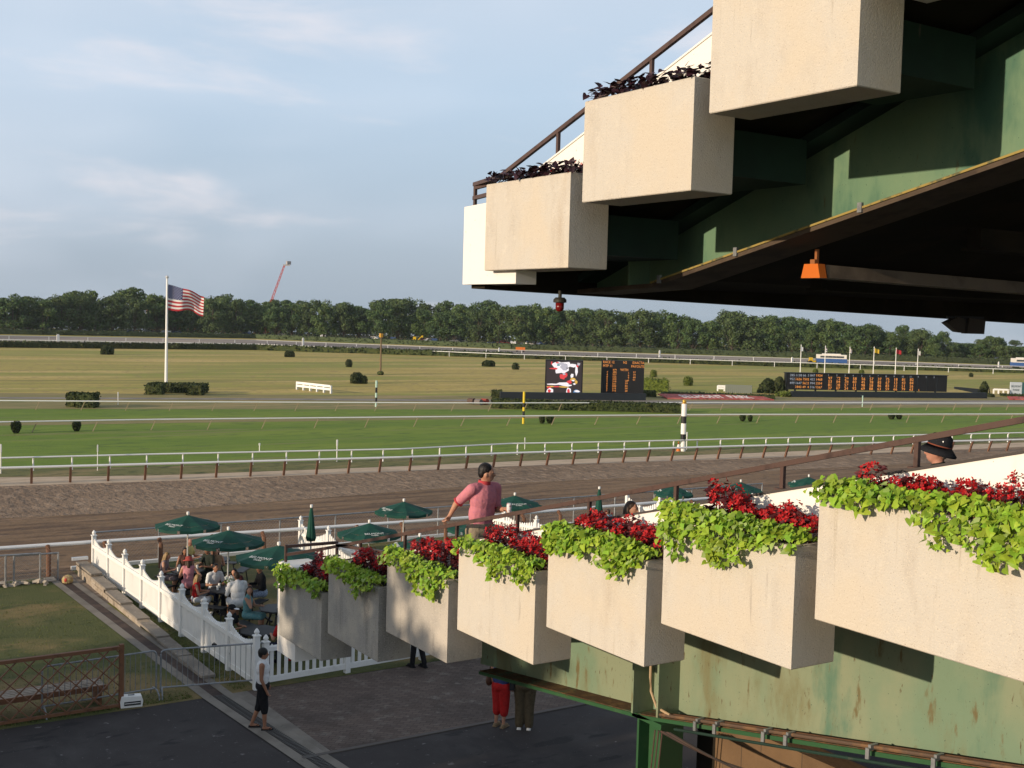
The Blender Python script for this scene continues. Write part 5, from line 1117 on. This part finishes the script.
    if collar:
        b = MB(); b.lathe((0,0,0), [(.082,-.015),(.072,.035),(.064,.038),(.066,-.01)], 18); o = b.build('collar', collar, t, True); o.location = nk-V((0,0,.01)); o.rotation_euler = Rt.to_euler()
    if bottom:
        b = MB(); b.ell(pel, (.178*wd, .130*f, .15)); 
        for a in (lL, lR):
            q = blen
            if q <= .5: b.cap(a[0], .098*f, a[0].lerp(a[1], q*2), .082)
            else: b.cap(a[0], .098*f, a[1], .074*f); b.cap(a[1], .074*f, a[1].lerp(a[2], (q-.5)*2), .064*f)
        if skirt:
            for q in (0,.35,.7,1): b.cap(lL[0].lerp(lL[1],q), .092, lR[0].lerp(lR[1],q), .092)
        o = b.build('trousers' if blen > .8 else ('skirt' if skirt else 'shorts'), bottom, t); remesh(o, vox, 2)
    if hair and not bald:
        g_ = hairbig; b = MB(); b.ell(hd + HR @ V((0,-.020,.034)), (.081*g_,.092*g_,.088*g_), HR); b.ell(hd + HR @ V((0,-.052,-.005)), (.074*g_,.056*g_,.072*g_), HR)
        if hlong:
            b.cap(hd + HR @ V((0,-.06,-.02)), .075, hd + HR @ V((0,-.085,-.10-hlong)), .055)
            for s_ in (-1,1): b.cap(hd + HR @ V((s_*.068,-.02,.02)), .03, hd + HR @ V((s_*.085,-.02,-.08-hlong*.8)), .028)
        o = b.build('hair', hair, t); remesh(o, vox*.8, 1)
    if shoes:
        for (a, sg) in ((lL,-1),(lR,1)):
            b = MB(); q = a[2]
            if sling: b.box(q+V((0,.055,-.078)), (.085,.25,.018)); b.beam(q+V((-.04,.10,-.05)), q+V((0,.14,-.035)), .015,.01); b.beam(q+V((.04,.10,-.05)), q+V((0,.14,-.035)), .015,.01)
            else: b.cap(q-V((0,.025,.042)), .046, q+V((0,.13,-.048)), .040); b.box(q+V((0,.055,-.077)), (.088,.27,.022))
            b.build('shoe', shoes, t, not sling)
    return t, hd, HR, pel, (aL, aR)
def hat_cap(t, hd, HR, m, m2, visor=True):
    b = MB(); b.ell(hd + HR @ V((0,-.008,.045)), (.090,.104,.085), HR); b.build('cap', m, t, True)
    if visor: b = MB(); b.ell(hd + HR @ V((0,.125,.045)), (.068,.075,.010), HR); b.build('visor', m2, t, True)
def heading(dx, dy): return math.atan2(-dx, dy)
def hcam(r, f_=0.0): q = RGT*r + FWD*f_; return heading(q.x, q.y)

DKH, BRH, BLH = hairm('dark', (.012,.009,.008)), hairm('brown', (.05,.028,.016)), hairm('blonde', (.30,.19,.08))
WSH = cloth('white', (.70,.70,.70), (.55,.55,.56)); BLK = cloth('black', (.016,.016,.018)); PINKP = cloth('polo_pink', (.56,.20,.235), (.46,.17,.235), 30); KHA = cloth('khaki', (.30,.24,.17))
NAV = cloth('navy', (.02,.025,.05)); REDC = cloth('red', (.42,.02,.02)); LILAC = cloth('lilac_grey', (.20,.16,.17)); PNK = cloth('rose', (.52,.22,.25)); YEL = cloth('yellow', (.52,.42,.16)); TEAL = cloth('teal', (.10,.26,.28), (.25,.33,.30), 30); OLV = cloth('olive_brown', (.10,.078,.048)); BLU = cloth('blue', (.05,.07,.19)); PATT = cloth('blue_white_print', (.30,.36,.46), (.05,.08,.2), 40)
# man in the pink shirt leaning on the handrail, looking away to the right
hp_ = atX(448, 521.5, 7.66); kk = 1.84/1.70
tgt = atX(480.5, 500, 8.02); loc = V((tgt.x, tgt.y, atX(486, 474, 8.0).z - 1.595*kk)); rzp = hcam(.55,-.62)
hl = (Matrix.Rotation(-rzp, 3, 'Z') @ (hp_ + V((0,0,.035)) - loc))/kk
shoulderR = V((0,0,.93)) + (Matrix.Rotation(-.03, 3, 'Y') @ Matrix.Rotation(-.10, 3, 'X')) @ V((.19,-.005,.475))
d_ = (hl-shoulderR); el = shoulderR + d_*.50 + V((.015,-.05,.0)); wr_ = hl - (hl-el).normalized()*.07
t, hd, HR, pel, arms = person('man in a pink polo shirt holding a can and leaning on the brown handrail', loc, rzp, h=1.84, skin=SKIN, top=PINKP, sleeve=.74, bottom=KHA, hair=DKH, shoes=BLK, yaw=R(50), fat=1.10, wide=1.05, lean=.10, roll=-.03, vox=.011, collar=cloth('collar_red', (.50,.06,.07)), elR=el, wrR=wr_, elL=(-.24,.02,1.13), wrL=(-.17,.25,1.17))
b = MB()
for a in arms: q = a[0].lerp(a[1], .86); dd_ = (a[1]-a[0]).normalized(); b.tube([q-dd_*.008, q+dd_*.008], .0665, 16)
b.build('sleeve_trim', cloth('collar_red', (.50,.06,.07)), t, True)
b = MB()
for s_ in (-1,1): b.ell(hd + HR @ V((s_*.030,.088,.004)), (.012,.006,.006), HR)
b.build('eyes', mat('eye_dark', (.02,.015,.012), .3), t, True)
b = MB(); b.lathe((0,0,-.075), [(.024,0),(.032,.012),(.033,.075),(.033,.135),(.027,.15)], 16); o = b.build('drink_can', mat('can_white', (.70,.68,.68), .35, [((.45,.25,.28), 30, .52, .6, 2)]), smooth=True)
loc_w = Matrix.Translation(loc) @ Matrix.Rotation(rzp, 4, 'Z') @ Matrix.Scale(kk, 4); o.location = loc_w @ (arms[0][2] + (arms[0][2]-arms[0][1]).normalized()*.075 + V((.01,.045,.01))); tag(o, 'white drink can in the hand of the man in the pink shirt', 'can')
# man in the black bucket hat
hp2 = atX(938, 462, 9.3); loc2 = V((hp2.x, hp2.y, hp2.z-1.585*1.03+.085)); rz2 = hcam(-1.0, .35)
t, hd, HR, pel, arms = person('man in a black bucket hat behind the white parapet at right', loc2, rz2, h=1.75, skin=mat('ruddy_skin', (.44,.215,.15), .5, coord='object'), top=mat('cloth_dark_green', (.018,.024,.018), .9), sleeve=.6, bottom=BLK, hair=hairm('grey', (.25,.22,.20)), shoes=BLK, vox=.011, fat=1.15, wide=1.1)
b = MB(); b.lathe((0,0,0), [(.165,-.045),(.170,-.03),(.108,.032),(.112,.02)], 28); b.lathe((0,0,0), [(.107,.02),(.106,.06),(.098,.115),(.075,.138),(.03,.146)], 28); o = b.build('bucket_hat', mat('cloth_hat_black', (.012,.013,.017), .9, bump=(60,.5)), t, True); o.location = hd + V((0,-.012,.015)); o.rotation_euler = (Matrix.Rotation(R(13), 3, 'X')).to_euler()
b = MB(); b.lathe((0,0,0), [(.1085,.030),(.1092,.036),(.1085,.042)], 28); q = b.build('hat_band', mat('band_orange', (.20,.055,.03), .8), o, True)
b = MB(); b.tube([(-.105,-.015,.085),(-.112,-.015,.085)], .007, 8); b.build('eyelet', PWH, o)
# dark haired woman sitting below the closed umbrella
hp3 = atX(629, 508, 10.5); loc3 = V((hp3.x, hp3.y, hp3.z-1.215))
person('dark haired woman in a black top beside the closed umbrella', loc3, hcam(.85,-.5), sit=True, skin=SKIN, top=BLK, sleeve=0, bottom=NAV, hair=BRH, hlong=.02, shoes=BLK, yaw=R(-5), lean=.05, vox=.013)
# woman in a white top walking by the drain
pw = gp(262, 729.5)
person('woman in a white sleeveless top and black shorts standing on the drain kerb', (pw.x, pw.y, .024), hcam(1,.12), h=1.66, skin=SKIND, top=WSH, sleeve=0, bottom=BLK, blen=.62, hair=hairm('black_curly', (.010,.008,.007)), hlong=.0, shoes=BLK, sling=True, vox=.012, wide=1.05, fat=1.18, hairbig=1.16,
       knL=(-.085,-.06,.50), anL=(-.08,-.22,.10), knR=(.085,.05,.49), anR=(.09,.06,.085), elL=(-.23,-.02,1.12), wrL=(-.20,.10,.90), elR=(.23,-.01,1.12), wrR=(.20,.10,.86), pitch=.05)
# people standing below the girder
p = gp(500, 727); t, hd, HR, pel, arms = person('person in red capri trousers and a blue top standing under the girder', (p.x,p.y,.01), hcam(.55,.85), h=1.62, skin=SKIN, top=BLU, sleeve=.3, bottom=REDC, blen=.70, hair=BRH, hlong=.1, shoes=cloth('sandal_tan', (.25,.18,.11)), vox=.015, fat=1.45, elL=(-.24,-.06,1.14), wrL=(-.20,-.02,.95), elR=(.24,.0,1.13), wrR=(.21,.12,.88))
b = MB(); b.ell((-.26,-.05,.98),(.055,.13,.14)); b.tube([(-.26,-.10,1.08),(-.20,-.06,1.42),(-.26,.04,1.08)], .012, 8); o = b.build('shoulder_bag', mat('brown_leather', (.10,.05,.03), .5), smooth=True); o.location = (p.x,p.y,.01); o.rotation_euler = (0,0,hcam(.55,.85)); tag(o, 'brown shoulder bag of the person in red trousers under the girder', 'bag')
p = gp(524, 729); person('person in olive brown trousers and pink top seen from behind under the girder', (p.x,p.y,.01), hcam(.1,1), h=1.74, skin=SKIN, top=cloth('dusty_pink', (.34,.17,.18)), sleeve=.6, bottom=OLV, blen=.98, hair=BRH, shoes=PWH, vox=.015, fat=1.45, wide=1.18)
p2_ = p - RGT*.27; b = MB(); b.box((0,0,.98),(.10,.22,.26)); o = b.build('hand_bag', mat('black_leather', (.02,.02,.022), .4)); o.location = (p2_.x,p2_.y,0.0); o.rotation_euler = (0,0,hcam(.1,1)); tag(o, 'small black bag at the side of the person in olive trousers', 'bag')
b = MB(); b.tube([(0,.0,1.1),(.06,.0,1.46),(.02,.05,1.1)], .01, 6); s_ = b.build('strap', mat('black_leather', (.02,.02,.022), .4), o)
p = gp(418, 668); person('person in black trousers half hidden below the sixth planter', (p.x,p.y,.014), hcam(-.6,.6), h=1.72, skin=SKIN, top=BLK, sleeve=1.6, bottom=BLK, blen=.98, hair=DKH, shoes=BLK, vox=.018, knL=(-.10,.06,.49), anL=(-.10,.10,.085), anR=(.10,-.12,.10))
# the seated garden guests
def seat(tb, ang, r=.90): return V((tb.x + r*math.cos(ang), tb.y + r*math.sin(ang), 0)), heading(-math.cos(ang), -math.sin(ang))
def cang(r_, f_): q = RGT*r_ + FWD*f_; return math.atan2(q.y, q.x)
TA, TB, TC = UP[0], UP[1], UP[2]
arms_t = dict(elL=(-.26,.14,.72), wrL=(-.14,.36,.76), elR=(.26,.14,.72), wrR=(.14,.36,.76))
def guest(label, tb, a, r=.90, **kw):
    l_, z_ = seat(tb, a, r); q = dict(sit=True, vox=.017); q.update(arms_t); q.update(kw); return person(label, l_, z_, **q)
guest('blonde woman in a grey lilac dress sitting sideways at the far left table', TA, cang(-1,.0), .78, skin=SKIN, top=LILAC, sleeve=0, bottom=LILAC, blen=.42, skirt=True, hair=BLH, hlong=.10, shoes=cloth('sandal_tan', (.25,.18,.11)), lean=.25, h=1.66, wide=.95)
guest('dark haired woman in sunglasses facing the viewer at the far left table', TA, cang(-.35,.95), skin=SKIND, top=cloth('brown', (.10,.05,.04)), sleeve=0, bottom=BLK, hair=DKH, hlong=.16, lean=.12, h=1.64, wide=.93, shoes=BLK)
t, hd, HR, pel, ar = guest('woman in a rose dress and red hat seen from behind', TA, cang(.30,-.95), skin=SKIN, top=PNK, sleeve=0, bottom=PNK, blen=.42, skirt=True, hair=BRH, hlong=.05, lean=.1, h=1.66, wide=.95, shoes=BLK, elR=(.36,-.02,.76), wrR=(.17,.10,.60))
b = MB(); b.lathe((0,0,0), [(.17,.015),(.175,.03),(.10,.05),(.095,.12),(.06,.15),(.01,.155)], 20); o = b.build('hat', cloth('hat_red', (.36,.07,.06)), t, True); o.location = hd + V((0,-.02,.01)); o.rotation_euler = (-.15,0,0)
guest('dark haired man behind the woman in the red hat', TA, cang(.55,.83), skin=SKIND, top=cloth('dark_green', (.03,.05,.04)), sleeve=.6, bottom=BLK, hair=DKH, lean=.15, h=1.74, shoes=BLK)
guest('bald man in a yellow shirt at the back of the garden', TX[0], cang(-.75,.1), skin=mat('ruddy_skin', (.44,.215,.15), .5, coord='object'), top=YEL, sleeve=.6, bottom=KHA, hair=BLH, bald=True, lean=.1, h=1.74, shoes=BLK, wide=1.05)
guest('long haired woman facing the viewer beside the man in yellow', TX[0], cang(.25,-.8), skin=SKIN, top=cloth('tan_top', (.26,.17,.10)), sleeve=0, bottom=BLK, hair=BRH, hlong=.2, lean=-.02, yaw=3.0, h=1.64, shoes=BLK)
guest('blonde girl in a red top nearest the fence', TB, cang(-1,-.15), skin=SKIN, top=REDC, sleeve=0, bottom=WSH, blen=.42, skirt=True, hair=BLH, hlong=.14, lean=.12, h=1.5, wide=.9, shoes=PWH)
guest('dark haired man in a white shirt facing the viewer at the table with flowers', TB, cang(-.62,.72), skin=SKIND, top=WSH, sleeve=.7, bottom=NAV, hair=DKH, lean=.22, h=1.74, shoes=BLK, pitch=-.15)
guest('dark haired woman leaning low behind the white flowers', TB, cang(.05,.98), skin=SKIN, top=cloth('maroon', (.09,.03,.035)), sleeve=.4, bottom=BLK, hair=DKH, hlong=.08, lean=.42, h=1.62, shoes=BLK, pitch=-.2)
guest('man in a white shirt seen from behind at the table with flowers', TB, cang(.50,-.80), skin=SKIND, top=WSH, sleeve=1.5, bottom=WSH, blen=.60, hair=BRH, lean=.18, h=1.80, wide=1.1, fat=1.1, shoes=BLK)
guest('man in a black suit jacket turned left beside the white shirts', TB, cang(.95,.50), 1.02, skin=SKIND, top=BLK, sleeve=1.9, bottom=PATT, blen=.98, hair=DKH, lean=.14, h=1.78, wide=1.06, shoes=BLK, yaw=.5)
guest('woman in a teal dress resting her chin on her hand', TC, cang(-.95,.1), .86, skin=SKIN, top=TEAL, sleeve=0, bottom=TEAL, blen=.48, skirt=True, hair=BRH, hlong=.16, lean=.10, yaw=-1.2, h=1.66, wide=.96, shoes=REDC, elR=(.24,.20,.78), wrR=(.08,.12,.98))
t, hd, HR, pel, ar = guest('person in a black cap with white visor by the picket fence', TX[1], cang(-.9,.3), skin=SKIND, top=BLK, sleeve=.6, bottom=BLK, hair=DKH, lean=.15, h=1.68, shoes=BLK); hat_cap(t, hd, HR, BLK, WSH)
t, hd, HR, pel, ar = guest('person in a blue cap and red shirt by the end of the picket fence', TX[1], cang(.65,-.55), 1.0, skin=SKIN, top=REDC, sleeve=.6, bottom=NAV, hair=BRH, lean=.15, h=1.72, shoes=BLK, yaw=.4); hat_cap(t, hd, HR, NAV, NAV)
guest('person in a black top with bare arms next to the low stair end', TX[1], cang(1.3,.10), 1.25, skin=SKIN, top=BLK, sleeve=0, bottom=NAV, blen=.5, hair=DKH, lean=.2, h=1.7, shoes=REDC)
pz_ = gp(716, 492.5, 1.22); person('distant man in a dark shirt beyond the flowers of the second planter', (pz_.x,pz_.y,0), hcam(.4,-1), sit=True, skin=mat('ruddy_skin', (.44,.215,.15), .5, coord='object'), top=NAV, sleeve=.6, bottom=BLU, hair=BRH, bald=True, vox=.02, shoes=BLK, **arms_t)
pz_ = gp(699+50, 492, 1.1); person('distant person in a white shirt under the umbrella above the second planter', (pz_.x,pz_.y,0), hcam(.9,.3), sit=True, skin=SKIN, top=WSH, sleeve=.6, bottom=NAV, hair=BRH, lean=.35, vox=.02, shoes=BLK, **arms_t)
pz_ = gp(608, 512, 1.2); person('person in a pale blue top half hidden beside the closed umbrella', (pz_.x,pz_.y,0), hcam(-.6,.6), sit=True, skin=mat('ruddy_skin', (.44,.215,.15), .5, coord='object'), top=cloth('sky', (.22,.40,.50)), sleeve=.5, bottom=NAV, hair=BRH, vox=.02, shoes=BLK, **arms_t)

# ------------------------------------------------------------------ plants in the planters
def leaf_shape(b, p, d, n, s, mi=0):
    """heart shaped leaf folded along its midrib"""
    d = d.normalized(); sd = d.cross(n).normalized(); n = sd.cross(d)
    q = [p - d*.18*s + sd*.30*s, p + d*.02*s + sd*.52*s, p + d*.48*s + sd*.34*s, p + d*.95*s - n*.10*s, p + d*.48*s - sd*.34*s, p + d*.02*s - sd*.52*s, p - d*.18*s - sd*.30*s]
    up = n*.10*s; q = [q[0]+up*.6, q[1]+up, q[2]+up*.6, q[3], q[4]+up*.6, q[5]+up, q[6]+up*.6]; c = [p, p + d*.45*s]
    b.add(q + c, [(7,0,1,8),(1,2,8),(2,3,8),(8,3,4),(8,4,5),(8,5,6,7)], mi)
def vine(label, y0, y1, zt, seed, n=620, pale=0, longest=.36):
    """clumps of stems: each mounds over the rim and some of them hang down in tongues"""
    r = random.Random(seed); b = MB(); st = MB(); hw = (y1-y0)/2; yc = (y0+y1)/2; nc = int((y1-y0)/.085); cl_ = []
    tong = [(r.uniform(-hw+.1,hw-.1), r.uniform(.6,1.0)*longest, r.uniform(.10,.2)) for _ in range(3)]
    for k in range(nc):
        y = -hw + (k+.5)*(2*hw)/nc + r.gauss(0,.02); dl_ = max(.02, r.uniform(.02,.12) + sum(a*math.exp(-((y-c)/w_)**2) for c, a, w_ in tong)*r.uniform(.8,1.1)); cl_.append((y, min(dl_, .5), r.uniform(.025,.085), r.uniform(.05,.22)))
        st.tube([(.14, y, -.04), (.02, y, .06), (-.045, y+r.gauss(0,.02), .0), (-.04, y+r.gauss(0,.03), -.8*dl_)], .004, 4)
    st.tube([(.14,-hw+.09,-.045),(.14,hw-.09,-.045)], .008, 5)
    wts = [.55 + c[1]*2.6 for c in cl_]
    for k in range(n):
        y, dl_, mh, xm = r.choices(cl_, wts)[0]; tot = .34 + dl_; q = r.random()*tot
        if q < .34:                                       # on the mound
            f = q/.34; x = .16 - .21*f; z = mh*math.sin(min(1,f*.85+.15)*math.pi*.9)+.03; out = V((-.35-.5*f, 0, 1-.5*f))
        else:                                             # hanging
            f = (q-.34); x = -.05 - .025*math.sin(f*9); z = .03 - f; out = V((-1, 0, .45))
        sc_ = r.gauss(0,.034); p = V((x, y+r.gauss(0,.052), z)) + out.normalized()*abs(sc_)
        nn = out.normalized() + V((r.gauss(0,.35), r.gauss(0,.42), r.gauss(0,.30))); d = V((-.5+r.gauss(0,.45), r.gauss(0,.75), -.45+r.gauss(0,.35)))
        leaf_shape(b, p, d, nn.normalized(), r.choice((.030,.040,.048,.056,.064,.076))*r.uniform(.9,1.1), 1 if r.random() < pale else 0)
    t = thing('trailing_vine', label, 'plant', (7.0, yc, zt), 0, 'lime green trailing vines'); b.build('leaves', [LEAF, LEAFP], t); st.build('stems', mat('vine_stem', (.16,.20,.05), .7), t); return t
def flowers(label, y0, y1, zt, seed, cover, hgt=.20, nl=520, nf=420, dark=False, group='red flowering plants'):
    r = random.Random(seed); hw = (y1-y0)/2; yc = (y0+y1)/2; lf = MB(); fl_ = MB(); st = MB()
    cs = []
    for (c0, c1, s_) in cover:
        n = max(3, int((c1-c0)/.065))
        for i in range(n): cs.append((r.uniform(.18,.42), c0 + (c1-c0)*(i+.5)/n + r.gauss(0,.03), s_*r.choice((.6,.75,.9,1.0,1.2))))
    for k in range(nl):
        x, y, s_ = r.choice(cs); d = V((r.gauss(0,1), r.gauss(0,1), abs(r.gauss(0,.9)))).normalized(); p = V((x,y,0)) + V((d.x*.09, d.y*.09, hgt*s_*r.uniform(.1,.98)))
        leaf_shape(lf, p, V((d.x,d.y,.1)), V((r.gauss(0,.5)-.4, r.gauss(0,.5), 1)).normalized(), r.uniform(.035,.06))
    for k in range(nf):
        x, y, s_ = r.choice(cs); d = V((r.gauss(0,1)-.35, r.gauss(0,1), abs(r.gauss(0,1))+.25)).normalized(); p = V((x,y,0)) + V((d.x*.085, d.y*.085, hgt*s_*r.uniform(.55,1.08)))
        for q in range(4):
            a = q*1.571+r.random(); u = d.orthogonal().normalized(); u = (Matrix.Rotation(a, 3, d) @ u); w_ = d.cross(u); s2 = r.uniform(.011,.020)
            fl_.add([p, p+u*s2+w_*s2*.6+d*.006, p+u*s2*1.7+d*.010, p+u*s2-w_*s2*.6+d*.006], [(0,1,2,3)])
    for (x, y, s_) in cs: st.tube([(.30,y,-.085),(x,y,-.08),(x,y,hgt*s_*.6)], .007, 5)
    ya_ = [c[1] for c in cs]; st.tube([(.30,min(ya_)-.02,-.085),(.30,max(ya_)+.02,-.085)], .010, 5)
    t = thing('flowering_plant', label, 'plant', (7.0, yc, zt), 0, group); lf.build('leaves', PURPLE if dark else BRONZE, t)
    if nf: fl_.build('blossoms', REDF, t)
    st.build('stems', mat('red_stem', (.12,.03,.03), .6), t); return t
VN = ['lime green vine spilling over the planter at the right edge', 'lime green vine hanging in two long tongues over the second planter', 'lime green vine over the planter above the green column', 'lime green vine over the planter in front of the man in pink', 'lime green vine over the dappled planter left of the man in pink', 'green vine over the shaded second planter from the low end', 'green vine over the lowest planter beside the white post']
FN = ['red flowers behind the vine of the planter at the right edge', 'red flowers behind the vine of the second planter', 'red flowers in front of the dark haired woman', 'red flowers in front of the man in the pink shirt', 'red flowers left of the man in the pink shirt', 'dark red flowers in the shaded second planter from the low end', 'dark red flowers in the lowest planter']
for k, (y0, y1, zt) in enumerate(LOW):
    vine(VN[k], y0, y1, zt, 40+k, 1450 if k < 3 else 950, .10 if k == 1 else .03, [.26,.32,.22,.12,.28,.10,.12][k])
    hw = (y1-y0)/2
    cov = [[(-hw+.05,-hw+.80,1.15),(-.25,.20,.62),(.32,hw-.25,.72)], [(-hw+.06,.10,.85),(.0,hw-.30,1.0)], [(-hw+.06,.0,.85),(-.05,hw-.20,.78)], [(-hw+.03,.15,1.0),(.1,hw-.30,1.1)], [(-hw+.15,.15,1.1),(.1,.4,.9)], [(-hw+.25,.25,1.05)], [(-hw+.15,.35,1.1)]][k]
    flowers(FN[k], y0, y1, zt, 70+k, cov, .28, 1000, 760 if k < 3 else 560)
for (k, y0, y1, zt) in UPP:
    if k < 1: continue
    hw = (y1-y0)/2
    flowers(['','dark purple foliage in the large upper planter','dark purple foliage with few red flowers in the middle upper planter','dark purple foliage with few red flowers in the lowest upper planter'][k], y0, y1, zt, 90+k, [(-hw+.05,hw-.05,.8)], .17, 700, 36, True, 'dark purple plants of the upper planters')
    # a fringe of dark leaves on the rim
    r = random.Random(k); b = MB()
    for q in range(260):
        y = r.uniform(-hw+.0, hw-.0); x = r.uniform(-.03,.2); leaf_shape(b, V((x, y, .02+r.random()*.10)), V((-.6+r.gauss(0,.5), r.gauss(0,.7), r.gauss(0,.4))), V((-.4,r.gauss(0,.4),1)).normalized(), r.uniform(.05,.085))
    o = b.build('rim_foliage', PURPLE); o.location = (7.0,(y0+y1)/2,zt); tag(o, ['','dark leaves on the rim of the large upper planter','dark leaves on the rim of the middle upper planter','dark leaves on the rim of the lowest upper planter'][k], 'plant')
# ------------------------------------------------------------------ the summer haze over the course
hm = bpy.data.materials.new('haze'); hm.use_nodes = True; ht = hm.node_tree; ht.nodes.clear()
ho = ht.nodes.new('ShaderNodeOutputMaterial'); hv = ht.nodes.new('ShaderNodeVolumePrincipled')
hv.inputs['Color'].default_value = (.80,.88,.97,1); hv.inputs['Density'].default_value = .00010; hv.inputs['Anisotropy'].default_value = .2
ht.links.new(hv.outputs[0], ho.inputs['Volume'])
mb = MB(); mb.box((0,0,4), (1860,1860,50)); o = mb.build('haze', hm); o['kind'] = 'stuff'; o['label'] = 'thin pale summer haze over the racecourse'
